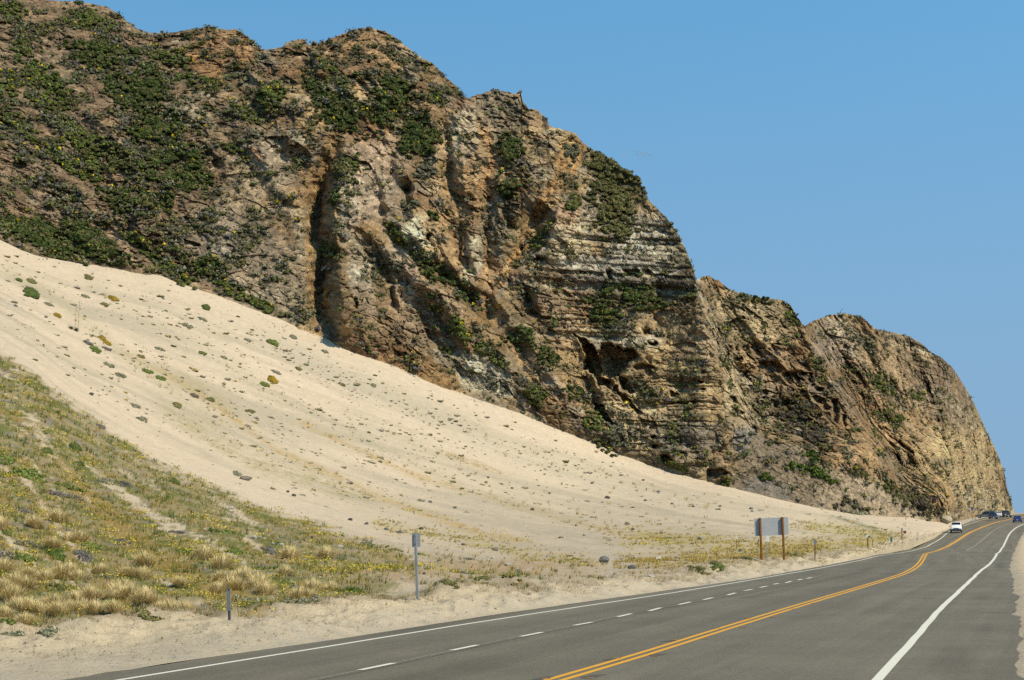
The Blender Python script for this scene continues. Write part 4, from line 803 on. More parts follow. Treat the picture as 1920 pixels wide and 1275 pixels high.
# ------------------------------------------------------------------ dry grass tussocks
def tussock_mesh(seed, nb=720):
    rng = np.random.default_rng(seed); th = rng.uniform(0, 6.283, nb); lean = np.abs(rng.normal(.45, .3, nb)).clip(0, 1.25); ln = rng.uniform(.55, 1.1, nb)
    b0 = np.stack([np.cos(th), np.sin(th), 0*th], 1)*rng.uniform(0, .28, (nb, 1)); dr = np.stack([np.cos(th)*np.sin(lean), np.sin(th)*np.sin(lean), np.cos(lean)], 1)
    dr = dr + np.array([.12, -.05, 0]); mid = b0 + dr*ln[:, None]*.55; tip = b0 + dr*ln[:, None] + np.array([0, 0, -.22])*np.sin(lean)[:, None]*ln[:, None]
    sd = np.stack([-np.sin(th), np.cos(th), 0*th], 1)*.014; sd2 = sd*.7
    Q1 = np.stack([b0-sd, b0+sd, mid+sd2, mid-sd2], 1); Q2 = np.stack([mid-sd2, mid+sd2, tip+sd*.15, tip-sd*.15], 1)
    base_c = np.where(rng.uniform(size=(nb, 1)) < .12, np.array([.24, .22, .08]), np.array([.66, .52, .27]))*rng.uniform(.7, 1.25, (nb, 1))
    C1 = np.repeat((base_c*1.0)[:, None], 4, 1); C2 = np.repeat((base_c*np.array([1.16, 1.16, 1.14]))[:, None], 4, 1)
    return quads_mesh("grass_tussock", [Q1, Q2], [C1, C2], M["blade"])
TM = [tussock_mesh(s) for s in range(6)]
TZ = [(180,480),(340,530),(405,550),(735,675),(500,705),(350,700),(310,740),(400,760),(150,740),(235,765),(60,870),(130,820),(12,700),(650,755),(710,765),(915,790),(820,905),(600,850),(650,865),(790,890),(720,885),(470,865),(385,870),(300,930),(205,915),(275,885),(235,885),(150,905),(95,905),(1230,790),(1180,755),(1330,830),(1195,815),(1500,850),(1580,820),(1680,805),(1640,630),(1460,630),(1020,645),(1110,690),(1430,735),(1310,800),(1090,820),(640,810),(940,900),(870,905),(680,830),(2,495),(1160,800),(735,840),(580,945),(490,935),(30,930),(340,915),(420,905),(20,820),(90,810),(265,610),(300,450),(120,985),(560,870),(1545,850),(1265,810),(1120,770)]
tz = by_mark([(z_[0]/2.684, 800 + z_[1]/2.684) for z_ in TZ])
for i, (u, v) in enumerate(tz):
    v += 9; p = ground_at(u, v); s_ = random.uniform(.46, .68) * (p.y/40)**.75
    o = link("grass_tussock", TM[i % 6], None, p - Vector((0, 0, .03)), random.uniform(0, 6.28)); o.scale = (s_*1.0, s_*1.0, s_*.80)
    tag(o, near_label("straw-coloured grass tussock", u, v), "grass tussock", "dry grass tussocks on the dune flats")

# ------------------------------------------------------------------ low mats and shrubs on the sand
def mat_plant(name, u, v, ru, hh, tone, label, cat, group, flat=.45, seed=0, elong=1.4, ang=0.0):
    sc__ = 1.0 if group.endswith('sand slope') else 1.2; ru *= sc__; hh *= sc__; p = ground_at(u, v); px_ = p.y/FPX; r = ru*px_; rng = np.random.default_rng(int(u*3+v)+seed); k = 20
    th, rd = rng.uniform(0, 6.283, k), np.sqrt(rng.uniform(0, 1, k))
    ox, oy = rd*np.cos(th)*r, rd*np.sin(th)*r*elong
    C_ = np.array([ground_many(np.array([u + a_/px_]), np.array([v + q_]))[0] for a_, q_ in zip(ox, rd*np.sin(th)*hh*.8 + ox/px_*math.tan(ang))]) + np.array([0, 0, .05*r])
    R_ = np.clip((1.1 - .6*rd)*hh*px_*1.25, .08, 3)*rng.uniform(.8, 1.2, k); tn = np.array(TONE[tone])*(dict(grey=1.7, purple=1.35, bare=1.6, bright=1.25).get(tone, 1.45))*rng.uniform(.8, 1.25, (k, 1))
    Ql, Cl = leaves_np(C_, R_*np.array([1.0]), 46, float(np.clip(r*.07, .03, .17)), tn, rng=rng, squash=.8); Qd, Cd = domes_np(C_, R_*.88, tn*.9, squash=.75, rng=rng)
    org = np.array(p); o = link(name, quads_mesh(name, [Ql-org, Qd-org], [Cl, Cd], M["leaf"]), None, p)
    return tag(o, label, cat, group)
DUNE = [(57,553,11,11,'dark',"lone dark round bush high on the sand slope inland of the yucca"),(138,617,12,8,'dark',None),(213,560,9,5,'gold',"rusty gold cushion plant up the sand slope from the yucca"),(108,592,7,4,'gold',None),(178,657,10,6,'mid',"bright green cushion just below the yucca"),(190,634,7,4,'gold',None),(201,643,7,4,'gold',None),
 (512,646,11,6,'mid',"green and gold cushion, upper one on the mid sand slope"),(511,711,9,6,'gold',"round gold cushion on the mid sand slope"),(496,720,9,5,'mid',"flat green cushion touching the gold one"),(386,578,6,6,'dark',None),(165,520,7,5,'olive',None),(277,697,10,4,'mid',None),(301,711,10,4,'mid',None),(395,749,6,5,'olive',None),(332,760,8,5,'olive',None),(266,786,11,4,'grey',None),(254,763,8,4,'grey',None),(141,838,10,8,'dark',"dark round bush at the upper edge of the inland flats"),(88,845,9,7,'dark',None),(327,904,8,7,'dark',"lone dark round bush near the lower sand edge"),
 (150,870,9,6,'dark',None),(58,528,9,5,'olive',None),(36,527,6,4,'dark',None),(92,572,9,3,'grey',None),(160,557,8,3,'grey',None),(196,572,7,4,'olive',None),(380,663,9,3,'mid',None),(518,697,9,3,'grey',None),(380,602,8,3,'grey',None),(352,612,10,4,'grey',None),(205,685,10,4,'grey',None),(226,705,10,4,'grey',None),(165,645,9,4,'purple',None),(420,670,6,3,'grey',None),(465,640,7,3,'grey',None),(550,632,6,4,'grey',None),(610,660,7,3,'grey',None),(640,720,7,3,'olive',None),(700,722,6,3,'grey',None),(300,655,9,3,'grey',None),(265,670,7,3,'olive',None),
 (445,888,8,4,'grey',None),(200,655,8,3,'purple',None),(365,743,8,4,'bare',None),(190,800,9,4,'purple',None),(560,692,6,3,'olive',None)]
FLATS = [(102,1044,18,9,'bright',None),(170,1024,14,7,'mid',None),(19,1002,11,5,'mid',None),(48,1056,22,6,'mid',None),(350,1036,18,6,'mid',None),(531,1093,17,6,'mid',"bright green mat in line between paddle and tall sign"),(420,1003,32,6,'mid',None),(244,1093,12,5,'mid',None),(267,1069,13,5,'mid',None),(188,1087,22,5,'grey',None),(210,1138,14,5,'mid',None),(179,1145,14,5,'olive',None),(117,1114,20,6,'olive',None),(45,888,34,10,'mid',"broad green mat at the inland frame edge"),(130,913,24,7,'mid',None),(443,1033,17,8,'mid',None),(238,1049,13,5,'mid',None),(503,1069,24,4,'mid',None),
 (665,1113,19,8,'bright',"biggest bright green ice plant mat, near the tall sign"),(640,1120,8,4,'mid',None),(789,1041,9,4,'mid',"small green mat right behind the tall sign's plate"),(574,1139,18,8,'grey',"silvery grey-green plant on the verge crest"),(470,1130,30,6,'grey',None),(540,1130,16,4,'grey',None),(835,1110,22,6,'olive',None),(870,1104,18,5,'olive',None),(905,1100,18,5,'olive',None),(950,1096,22,4,'olive',None),(1109,1087,19,6,'olive',"rounded grey-green bush on the verge below the boulder"),(1345,1072,14,6,'mid',None),(1310,1076,18,5,'olive',None),(1395,1052,16,5,'olive',None),(1490,1044,14,5,'olive',None),(1610,958,22,5,'grey',None),
 (60,900,20,6,'mid',None),(8,862,16,7,'mid',None),(200,905,14,5,'grey',None),(300,1003,14,4,'olive',None),(45,1020,14,5,'purple',None),(70,1026,13,5,'purple',None),(155,1045,14,5,'purple',None),(160,1050,10,4,'purple',None),(105,925,20,5,'purple',None),(135,932,18,5,'purple',None),(10,1050,12,5,'purple',None),(45,958,14,5,'purple',None),(230,1012,14,4,'purple',None),(330,1000,14,4,'purple',None),(235,912,10,5,'purple',None),(448,985,12,5,'olive',None),(508,1031,14,5,'purple',None),(560,1110,10,4,'purple',None),(25,1196,14,4,'grey',None),(88,1192,12,4,'grey',None),(20,1150,18,6,'grey',None),(55,1170,9,4,'mid',None),(14,1178,9,4,'mid',None),(280,1163,20,4,'olive',None),
 (470,770,8,3,'olive',None),(610,1034,8,3,'grey',None),(690,1020,10,3,'grey',None),(740,1030,14,3,'olive',None),(880,1052,10,3,'grey',None),(960,1075,8,3,'mid',None),(974,1070,9,3,'grey',None),(1190,1050,9,3,'olive',None),(1075,1046,10,3,'olive',None)]
PL = dict(dark="dark round bush on the sand", gold="rusty gold cushion plant", mid="bright green ice plant mat", olive="olive-green low bush", grey="grey-green creeping mat", bare="brown dead bush", purple="mauve-grey low cushion", bright="fresh green ice plant mat")
for lst, grp in ((DUNE, "single plants on the open sand slope"), (FLATS, "low mats on the dune flats and verge")):
    for q_ in [x for x in lst if x[5]] + [x for x in by_mark([y for y in lst if not y[5]])]:
        u, v, ru, hh, tone, lab = q_
        if lst is DUNE and (u, v) == (138, 617): continue
        mat_plant("cushion_plant" if hh >= 5 else "creeping_mat", u, v, ru, hh*(1.0 if lst is DUNE else .9), tone, lab or near_label(PL[tone], u, v), "plant", grp, ang=.35 if lst is DUNE else .2)
# yucca with two dry flower stalks
p = ground_at(138, 619); yr = empty("yucca", p); tag(yr, "dark spiky yucca with two tall dry stalks on the sand slope", "yucca")
rng = np.random.default_rng(5); nb = 260; th = rng.uniform(0, 6.283, nb); el = rng.uniform(.1, 1.4, nb); ln = rng.uniform(.5, 1.0, nb)*.72
dr = np.stack([np.cos(th)*np.cos(el), np.sin(th)*np.cos(el), np.sin(el)], 1); offc = np.where(rng.uniform(size=(nb, 1)) < .5, np.array([-.35, 0, .1]), np.array([.32, .1, -.12])); sdv = np.cross(dr, [0, 0, 1.0])*.045
Q = np.stack([offc-sdv, offc+sdv, offc+dr*ln[:, None]+sdv*.1, offc+dr*ln[:, None]-sdv*.1], 1)
link("rosette", quads_mesh("rosette", [Q], [np.repeat((np.array(TONE['dark'])*rng.uniform(.6, 1.4, (nb, 1)))[:, None], 4, 1)], M["leaf"]), yr)
for dx, h_ in ((.35, 3.3), (.75, 3.7)):
    st_ = MB().tube((dx-.2, 0, 0), (dx, .05, h_), .035, .02, 6)
    for kk in range(14): a_ = kk*2.4; zz_ = h_*(.72+.28*kk/14); st_.tube((dx-.02, .04, zz_), (dx+.16*math.cos(a_), .04+.16*math.sin(a_), zz_+.05), .014, .006, 4)
    st_.build("stalk", plain("dry_stalk", (.30, .23, .12), .9, .1), yr)

# ------------------------------------------------------------------ rocks
def rock_mesh(seed, tone):
    import bmesh
    rng = np.random.default_rng(seed); bm = bmesh.new(); bmesh.ops.create_icosphere(bm, subdivisions=3, radius=1.0); pl = rng.normal(size=(9, 3)); pl /= np.linalg.norm(pl, axis=1, keepdims=True); dd = rng.uniform(.55, .9, 9)
    for v_ in bm.verts:
        c = np.array(v_.co)
        for n_, d_ in zip(pl, dd):
            q_ = c @ n_ - d_
            if q_ > 0: c = c - n_*q_*.92
        v_.co = c * (1 + .05*math.sin(c[0]*7+seed)*math.sin(c[1]*6) ) * np.array([1.15, .95, .82])
    me = bpy.data.meshes.new("rock"); bm.to_mesh(me); bm.free(); c4 = np.ones((len(me.vertices), 4), np.float32); c4[:, :3] = tone
    at = me.color_attributes.new("Col", 'FLOAT_COLOR', 'POINT'); at.data.foreach_set("color", c4.ravel()); me.materials.append(M["stone"]); return me
RM = {k: [rock_mesh(s+off, t) for s in range(4)] for k, t, off in (("white", (.60,.56,.47), 0), ("grey", (.20,.195,.185), 10), ("dark", (.115,.10,.085), 20))}
def rock(u, v, rpx, kind, label=None, name="rock", sink=.35, flat=.8):
    p = ground_at(u, v + rpx*.4); r = rpx*p.y/FPX; o = link(name, random.choice(RM[kind]), None, p + Vector((0, 0, r*(.8-sink)*flat)), random.uniform(0, 6.28)); o.scale = (r, r*.9, r*flat)
    return tag(o, label or near_label({"white": "pale whitish rock", "grey": "grey rock on the sand", "dark": "dark brown stone on the sand"}[kind], u, v), "rock", "rocks scattered over sand and flats")
rock(1133, 1056, 9.5, "grey", "round grey boulder standing alone on the flats", "boulder", .2, 1.0)
o = rock(1772, 976, 14, "white", "big pale boulder by the road bend below the headland", "boulder", .2, .8); o.data = o.data.copy(); o.data.materials[0] = plain("pale_boulder_stone", (.40, .34, .25), .9, .1, 0, .4, 1.2)
for u, v, r, k in by_mark([(476,1010,7,'white'),(487,1009,4,'white'),(512,1022,4,'white'),(528,1025,5,'white'),(520,1019,4,'white'),(539,1060,4,'white'),(611,1074,4,'white'),(596,1039,6,'grey'),(638,1028,5,'white'),(570,1044,5,'white'),(701,1069,5,'grey'),(757,1090,5,'white'),(758,1073,5,'white'),(792,1075,8,'white'),(795,1087,4,'grey'),(842,1070,6,'white'),(869,1074,8,'white'),(870,1083,5,'grey'),(878,1082,4,'grey'),(804,1061,4,'white'),(869,1018,5,'grey'),(930,1031,7,'grey'),(925,1045,5,'white'),(951,1061,6,'white'),(915,1052,4,'white'),(1042,1067,5,'grey'),
  (1233,1048,7,'white'),(1271,1045,5,'white'),(1271,1060,5,'white'),(1278,1058,5,'white'),(1285,1065,4,'grey'),(1185,1067,8,'grey'),(1170,1078,4,'grey'),(1220,1086,9,'white'),(1240,999,4,'grey'),(1312,1010,5,'grey'),(1388,1030,5,'grey'),(938,1102,5,'white'),(1298,1021,3,'dark'),(1139,932,5,'dark'),(998,954,5,'dark'),(1176,980,5,'grey'),(1187,992,4,'dark'),(790,991,5,'dark'),(749,997,6,'grey'),(725,991,5,'grey'),(687,981,5,'grey'),(657,974,5,'dark'),(853,952,4,'grey'),(806,942,4,'grey'),(713,867,4,'grey'),(701,845,3,'white'),(1206,899,3,'dark'),(1234,924,4,'grey'),(1210,938,3,'dark'),(540,921,4,'dark'),(551,930,5,'dark'),(171,737,5,'dark'),(30,573,4,'grey'),(86,594,4,'grey'),
  (107,950,5,'white'),(433,955,5,'white'),(192,879,3,'white'),(1660,993,3,'dark'),(1080,985,3,'dark'),(960,915,3,'dark'),(915,895,3,'dark'),(1030,925,3,'dark'),(1260,945,3,'dark'),(1300,950,3,'dark'),(1350,948,3,'dark'),(1408,953,4,'grey'),(1410,960,3,'grey'),(1110,905,3,'dark'),(880,1010,3,'dark'),(1095,1003,3,'grey')]):
    rock(u, v, r, k)
p = ground_at(461, 900); o = link("rock", RM["dark"][1], None, p + Vector((0, 0, .2)), .5); o.scale = (.55, .4, .35); o.data = rock_mesh(33, (.22, .19, .15)); tag(o, "weathered grey-brown lump of stone alone on the lower sand band", "rock", "rocks scattered over sand and flats")

# ------------------------------------------------------------------ uncountable ground plants
def take(n_, du, fn):
    U_ = RNG.uniform(*du, n_); out = fn(U_); return out
def ground_scatter(n_, dens_fn, v0=430, v1=1200, u0=-520, u1=1760):
    if u0 == -520: n_ = int(n_*1.2)
    U_ = RNG.uniform(u0, u1, n_); V_ = RNG.uniform(v0, v1, n_); ok = (V_ > poly_interp(TOPL, U_) + 1)
    U_, V_ = U_[ok], V_[ok]; C_ = ground_many(U_, V_); ok = RNG.uniform(size=len(U_)) < dens_fn(U_, V_, C_)
    ve = np.interp(U_, GU, gV[0]); ok &= V_ < ve - 6
    return U_[ok], V_[ok], C_[ok]
def veg_at(U_, V_, C_):
    nA = fbm(C_[:, 0]/9, C_[:, 1]/9, 0, 3, 31); nB = fbm(C_[:, 0]/2.2, C_[:, 1]/2.2, 0, 3, 32); tp_ = (V_ - poly_interp(TOPL, U_)) / np.maximum(v_lower(U_) - poly_interp(TOPL, U_), 20)
    w_ = sst(-8, 16, V_ - v_lower(U_) + 14*nB + 8*nA) * sst(6, -10, V_ - v_berm(U_) + 6*nB) * sst(1250, 600, U_)
    gap = sst(.10, .32, fbm(tp_*11 + .3*nB, U_/170, 9.1, 3, 36)); return w_ * (1 - .88*gap), tp_, nA, nB
def near_line(pts, U_, V_, wd): 
    p = np.array(pts, float); return np.exp(-((V_ - np.interp(U_, p[:, 0], p[:, 1]))/wd)**2) * (U_ > p[0, 0]) * (U_ < p[-1, 0])
GOLDL = [(1150,1015),(1250,1020),(1400,1035),(1600,1020),(1690,1003)]
def d_flow(U_, V_, C_):
    w_, tp_, nA, nB = veg_at(U_, V_, C_); s_ = sst(.06, .3, fbm(tp_*16, U_/150, 5.5, 3, 101) + .45*nB)
    return w_*s_*.75 + near_line([(0,790),(250,850),(400,925),(540,985),(640,1012),(720,1030)], U_, V_, 13)*.5*sst(-.1, .2, nB) + near_line(GOLDL, U_, V_, 20)*.4*sst(0, .25, nB) + near_line([(700,985),(860,1010),(1000,1050),(1100,1060)], U_, V_, 14)*.25*sst(.05, .3, nB) + near_line([(560,795),(700,850),(800,905),(1000,955)], U_, V_, 10)*.08 + near_line([(380,790),(480,850),(640,915),(800,965),(1000,1016)], U_, V_, 9)*.18
U_, V_, C_ = ground_scatter(44000, d_flow); k = len(C_); s_ = np.clip(.030*(C_[:, 1]/50)**.8, .018, .09)
nf = 9; cen = C_[:, None] + RNG.normal(size=(k, nf, 3))*np.array([.22, .16, .0])*(C_[:, 1]/60)[:, None, None]; cen[..., 2] += RNG.uniform(.03, .16, (k, nf))
def dabs(cen, size, tone, flatn=.5):
    q_ = cen.reshape(-1, 3); n_ = len(q_); nr = RNG.normal(size=(n_, 3))*flatn + np.array([0, -.5, .8]); nr /= np.linalg.norm(nr, axis=1, keepdims=True)
    t1 = np.cross(nr, RNG.normal(size=(n_, 3))); t1 /= np.linalg.norm(t1, axis=1, keepdims=True); t2 = np.cross(nr, t1); s = size.reshape(-1, 1)*RNG.uniform(.6, 1.4, (n_, 1))
    Q = np.stack([q_-t1*s, q_-t2*s*.8, q_+t1*s, q_+t2*s*.8], 1); tn = np.broadcast_to(np.asarray(tone, float), (n_, 3))*RNG.uniform(.7, 1.25, (n_, 1)); return Q, np.repeat(tn[:, None], 4, 1)
SZ = np.repeat(s_[:, None], nf, 1)
Qf, Cf = dabs(cen, SZ, (.52, .39, .045)); cg = cen + RNG.normal(size=cen.shape)*.06; cg[..., 2] -= .05; Qg, Cg = dabs(cg, SZ*.9, (.15, .15, .04))
tag(link("flower_carpet", quads_mesh("flower_carpet", [Qf, Qg], [Cf, Cg], M["leaf"])), "yellow dune flowers carpeting the flats", kind="stuff")
def blades(C_, nb, h_, w_, tones, lean=.45):
    k = len(C_); th = RNG.uniform(0, 6.283, (k, nb)); le = np.abs(RNG.normal(lean, .25, (k, nb))); hh = h_[:, None]*RNG.uniform(.5, 1.2, (k, nb))
    b0 = C_[:, None] + np.stack([np.cos(th), np.sin(th), 0*th], -1)*(h_[:, None, None]*RNG.uniform(0, .55, (k, nb, 1)))
    dr = np.stack([np.cos(th)*np.sin(le) + .15, np.sin(th)*np.sin(le), np.cos(le)], -1); tip = b0 + dr*hh[..., None]; sd = np.stack([-np.sin(th), np.cos(th)*.3, 0*th], -1)*w_[:, None, None]
    Q = np.stack([b0-sd, b0+sd, tip+sd*.25, tip-sd*.25], -2).reshape(-1, 4, 3); tn = np.asarray(tones)[:, None]*RNG.uniform(.65, 1.25, (k, nb, 1)); return Q, np.repeat(tn.reshape(-1, 1, 3), 4, 1)
def d_gold(U_, V_, C_):
    nB = fbm(C_[:, 0]/2.2, C_[:, 1]/2.2, 0, 3, 32); return sst(-.25, .25, nB)*(near_line([(1150,1060),(1300,1052),(1400,1042),(1540,1032)], U_, V_, 13) + .42*near_line([(1130,1005),(1250,1010),(1420,1030),(1600,1021),(1700,1003)], U_, V_, 15) + .4*near_line([(1480,984),(1600,994),(1660,1005)], U_, V_, 8) + .35*near_line([(700,985),(860,1008),(1000,1045),(1140,1060)], U_, V_, 12))
Ug, Vg, Cg_ = ground_scatter(34000, d_gold, 970, 1085, 680, 1720); kg = len(Cg_); tg = np.where(RNG.uniform(size=(kg, 1)) < .55, np.array([[.37, .255, .085]]), np.where(RNG.uniform(size=(kg, 1)) < .5, np.array([[.26, .23, .07]]), np.array([[.46, .35, .08]])))
scg = (Cg_[:, 1]/45)**.75; Qgd, Cgd = blades(Cg_, 9, .10*scg, .010*scg, tg, .75)
def d_grass(U_, V_, C_):
    w_, tp_, nA, nB = veg_at(U_, V_, C_); stk = sum(near_line(s_[0], U_, V_, s_[1])*s_[3] for s_ in STREAK[:11]); return .20*stk*sst(-.2, .25, nB) + w_*.75 + .30*near_line([(640,1090),(800,1075),(1000,1075),(1120,1075)], U_, V_, 14) + .45*near_line([(1180,1062),(1300,1050),(1400,1042),(1520,1034)], U_, V_, 13)
U_, V_, C_ = ground_scatter(52000, d_grass); k = len(C_); pick = fbm(C_[:, 0]/3, C_[:, 1]/3, 0, 3, 103) + RNG.normal(0, .16, k)
tn = np.where((pick < -.14)[:, None], (.125, .15, .035), np.where((pick < .08)[:, None], (.21, .20, .05), np.where((pick < .24)[:, None], (.36, .24, .07), (.44, .35, .14))))
gold = (U_ > 1100); tn = np.where((V_ < v_lower(U_) - 10)[:, None], np.where(RNG.uniform(size=(k, 1)) < .6, (.44, .33, .16), (.26, .23, .10)), tn); tn = np.where(gold[:, None], (.42, .30, .085), tn)
sc_ = (C_[:, 1]/45)**.75; Qa, Ca = blades(C_, 9, .17*sc_, .011*sc_, tn)
tag(link("dune_grass", quads_mesh("dune_grass", [Qa, Qgd], [Ca, Cgd], M["blade"])), "short mixed dune grass and herbs between the tussocks", kind="stuff")
# thin dry grass along the tumbled crest of the verge
U_, V_, C_ = ground_scatter(90000, lambda U_, V_, C_: np.exp(-((V_ - v_berm(U_) + 1)/11)**2)*sst(-.25, .2, fbm(C_[:, 0]/2.5, C_[:, 1]/2.5, 0, 2, 104))*.7 + .02*(V_ > v_berm(U_)), 1000, 1240); k = len(C_)
tn = np.where((RNG.uniform(size=k) < .75)[:, None], (.40, .31, .18), (.20, .17, .10)); sc_ = (C_[:, 1]/40)**.7; Qa, Ca = blades(C_, 5, .15*sc_, .006*sc_, tn, .8)
tag(link("verge_grass", quads_mesh("verge_grass", [Qa], [Ca], M["blade"])), "thin dry grass along the sandy road verge", kind="stuff")
# low ground-hugging cover: grey, mauve and green cushions too small and many to count
def d_cush(U_, V_, C_):
    w_, tp_, nA, nB = veg_at(U_, V_, C_); up = sst(.02, .12, tp_)*(V_ < v_lower(U_) - 25)
    bare = sst(.78, .9, tp_); strp = sst(-.1, .3, fbm(tp_*14, U_/220, 3.3, 3, 106) + .25*nB)
    stk = sum(near_line(s_[0], U_, V_, s_[1]*1.1)*s_[3] for s_ in STREAK[:11]); return .11*stk + w_*.20*sst(-.2, .2, nB) + up*(1 - bare)*strp*.16*sst(1350, 700, U_) + .03*up + near_line([(1560,968),(1590,978),(1640,992),(1670,1006)], U_, V_, 3)*.9
U_, V_, C_ = ground_scatter(110000, d_cush); k = len(C_); R_ = np.clip(RNG.gamma(1.8, .052, k), .04, .40)*(C_[:, 1]/100)**.6*1.05; pk = RNG.uniform(size=k)
tn = np.where((pk < .36)[:, None], (.29, .275, .17), np.where((pk < .60)[:, None], (.30, .255, .205), np.where((pk < .78)[:, None], (.24, .22, .09), np.where((pk < .84)[:, None], (.13, .155, .045), (.42, .29, .11)))))
Ql, Cl = leaves_np(C_ - np.array([0, 0, .04]), R_*1.15, 14, np.clip(R_*.33, .03, .13), tn, squash=.36); Qd, Cd = domes_np(C_ - np.array([0, 0, .03]), R_, tn, squash=.30)
tag(link("low_vegetation", quads_mesh("low_vegetation", [Ql, Qd], [Cl, Cd], M["leaf"])), "tiny grey and green cushions dotting the dune", kind="stuff")
# pebbles on the sand and gravel by the road
def d_peb(U_, V_, C_):
    tp_ = (V_ - poly_interp(TOPL, U_)) / np.maximum(v_lower(U_) - poly_interp(TOPL, U_), 20); nB = fbm(C_[:, 0]/6, C_[:, 1]/6, 0, 3, 108); s_ = sst(-.05, .3, fbm(tp_*18, U_/260, 8.8, 3, 109) + .3*nB)
    return (V_ < v_lower(U_))*(tp_ > .04)*s_*.30*(.35 + .65*sst(300, 700, U_)) + .02 + .30*(V_ > v_berm(U_)) + .55*np.exp(-((V_ - poly_interp(TOPL, U_))/7)**2)
U_, V_, C_ = ground_scatter(130000, d_peb, 430, 1270); k = len(C_); r_ = np.clip(RNG.gamma(2, .020, k), .012, .25)*(C_[:, 1]/110)**.75*.95
th = np.array([0, 2.1, 4.2]); tops = C_ + np.stack([0*r_, 0*r_, r_*.8], 1); ring = C_[:, None] + np.stack([np.cos(th + .0), np.sin(th), 0*th - .1], -1)[None]*(r_[:, None, None]*RNG.uniform(.7, 1.4, (k, 3, 1)))
Q = np.concatenate([np.stack([ring[:, i], ring[:, (i+1) % 3], tops, tops], 1) for i in range(3)]); tn = np.where((RNG.uniform(size=(k, 1)) < .7), np.array([[.24, .20, .145]]), np.array([[.42, .37, .29]]))*RNG.uniform(.6, 1.3, (k, 1))
tri = np.concatenate([np.stack([ring[:, i], ring[:, (i+1) % 3], tops], 1) for i in range(3)]); ct = np.repeat(np.concatenate([tn]*3)[:, None], 3, 1)
tag(link("pebbles", mesh_np("pebbles", tri.reshape(-1, 3), np.arange(len(tri)*3).reshape(-1, 3), M["stone"], ct.reshape(-1, 3))), "small stones strewn over the sand", kind="stuff")

# ------------------------------------------------------------------ signs and posts
RD = math.atan(.385)                              # heading of the road, clockwise from +Y
def at(u, v): return ground_at(u, v)
p = at(430, 1166); pd = p.y/FPX; r = empty("marker_post", p, -RD); tag(r, "short grey paddle marker on a dark post at the verge", "marker post")
MB().box((0, 0, .18), (.055, .035, .56)).build("post", M["dark_steel"], r); q_ = MB().box((0, -.03, 41*pd+.02), (7.5*pd, .012, 50*pd-.10), 0, .0)
q_.box((0, -.03, 64*pd - .03), (5*pd, .012, .06)).build("panel", M["paddle"], r)
p = at(783, 1137); pd = p.y/FPX; r = empty("road_sign", p, -RD, 0, math.radians(-2.2)); tag(r, "tall narrow road sign seen from behind on steel post", "road sign")
MB().box((0, 0, 60*pd), (.062, .05, 132*pd)).build("post", M["steel"], r); MB().box((0, .04, 113*pd), (17*pd, .006, 26.5*pd), 0, 0).build("panel", M["aluminium"], r)
bt = MB(); [bt.tube((0, .02, zz_*pd), (0, -.035, zz_*pd), .014, None, 6) for zz_ in (105, 121)]; bt.build("bolt", M["dark_steel"], r)
pa = at(1428, 1057); pb = Vector((x_of(1470, pa.y), pa.y, pa.z + .03)); pd = pa.y/FPX; r = empty("signboard", (pa + pb)/2, 0, 0, math.radians(-2.4)); tag(r, "wide plain grey signboard seen from behind on two brown posts", "signboard")
c_ = (pa + pb)/2; a_ = math.atan2(pb.y - pa.y, pb.x - pa.x)*.25
for q_, hpx in ((pa, 81), (pb, 80.5)):
    l0 = q_ - c_; MB().box((l0.x - .01, l0.y*.25 - .105, hpx*pd/2 - .05), (.105, .17, hpx*pd + .1), a_, .015).build("post", M["rust_wood"], r)
zc = 63.5*pd; MB().box((0, .0, zc), (64*pd, .03, 33*pd), a_).build("panel", M["aluminium"], r)
mm = MB(); [mm.box((random.uniform(-.5, .35), -.018, zc + random.uniform(-.45, .1)), (random.uniform(.02, .07), .004, random.uniform(.015, .04)), a_) for _ in range(9)]; mm.build("scratches", M["aluminium"], r)
def delineator(u, vb, vt, w, plate, post_mat, plate_mat, label, name="marker_post", lean=0.0, offs=0.0, pw=.06):
    p = at(u, vb); pd = p.y/FPX; h_ = (vb - vt)*pd; r = empty(name, p, -RD*.6, 0, lean); tag(r, label, name.replace("_", " "))
    MB().box((0, 0, h_/2 - .1), (pw, .03, h_ + .2)).build("post", post_mat, r)
    if plate: MB().box((offs*pd, -.03, h_ - plate*pd/2 + .01), (w*pd, .012, plate*pd)).build("panel", plate_mat, r)
    return r, pd, h_
delineator(1438, 1060, 1013, 6.5, 11, M["steel"], M["white_metal"], "slim white-plated marker in front of the signboard", pw=.05, offs=1.2)
delineator(1528, 1049, 1011, 5, 9, M["rust"], M["paddle"], "grey-plated marker beyond the signboard on thin post", pw=.07)
r, pd, h_ = delineator(1627, 1028, 1002, 4.5, 6, M["rust_wood"], M["white_metal"], "brown post with white reflector by yellow flowers", pw=.11, offs=-.2); MB().box((2.6*pd, -.05, h_ - 4*pd), (3*pd, .02, 3.5*pd)).build("reflector", M["dark_steel"], r)
r, pd, h_ = delineator(1691, 1014, 991, 3.6, 5, M["rust_wood"], M["steel"], "brown post carrying a dark red side plate by pale sand", pw=.10); MB().box((5.5*pd, -.03, h_ - 7.5*pd), (5*pd, .02, 5*pd)).build("plate", M["red_sign"], r); MB().box((2.6*pd, -.01, h_ - 7.5*pd), (5*pd, .02, .05)).build("bracket", M["rust"], r)
delineator(1671, 1019, 1010, 2.6, 0, M["teal"], None, "stubby teal post beside pale rock on the verge", pw=.20)
delineator(1345, 1071, 1048, 0, 0, M["rust"], None, "thin leaning rusty rod on the verge crest", "rod", math.radians(-3), pw=.035)
delineator(1421, 1027, 1013, 0, 0, M["rust"], None, "short rusty stake behind the signboard", "stake", math.radians(5), pw=.06)
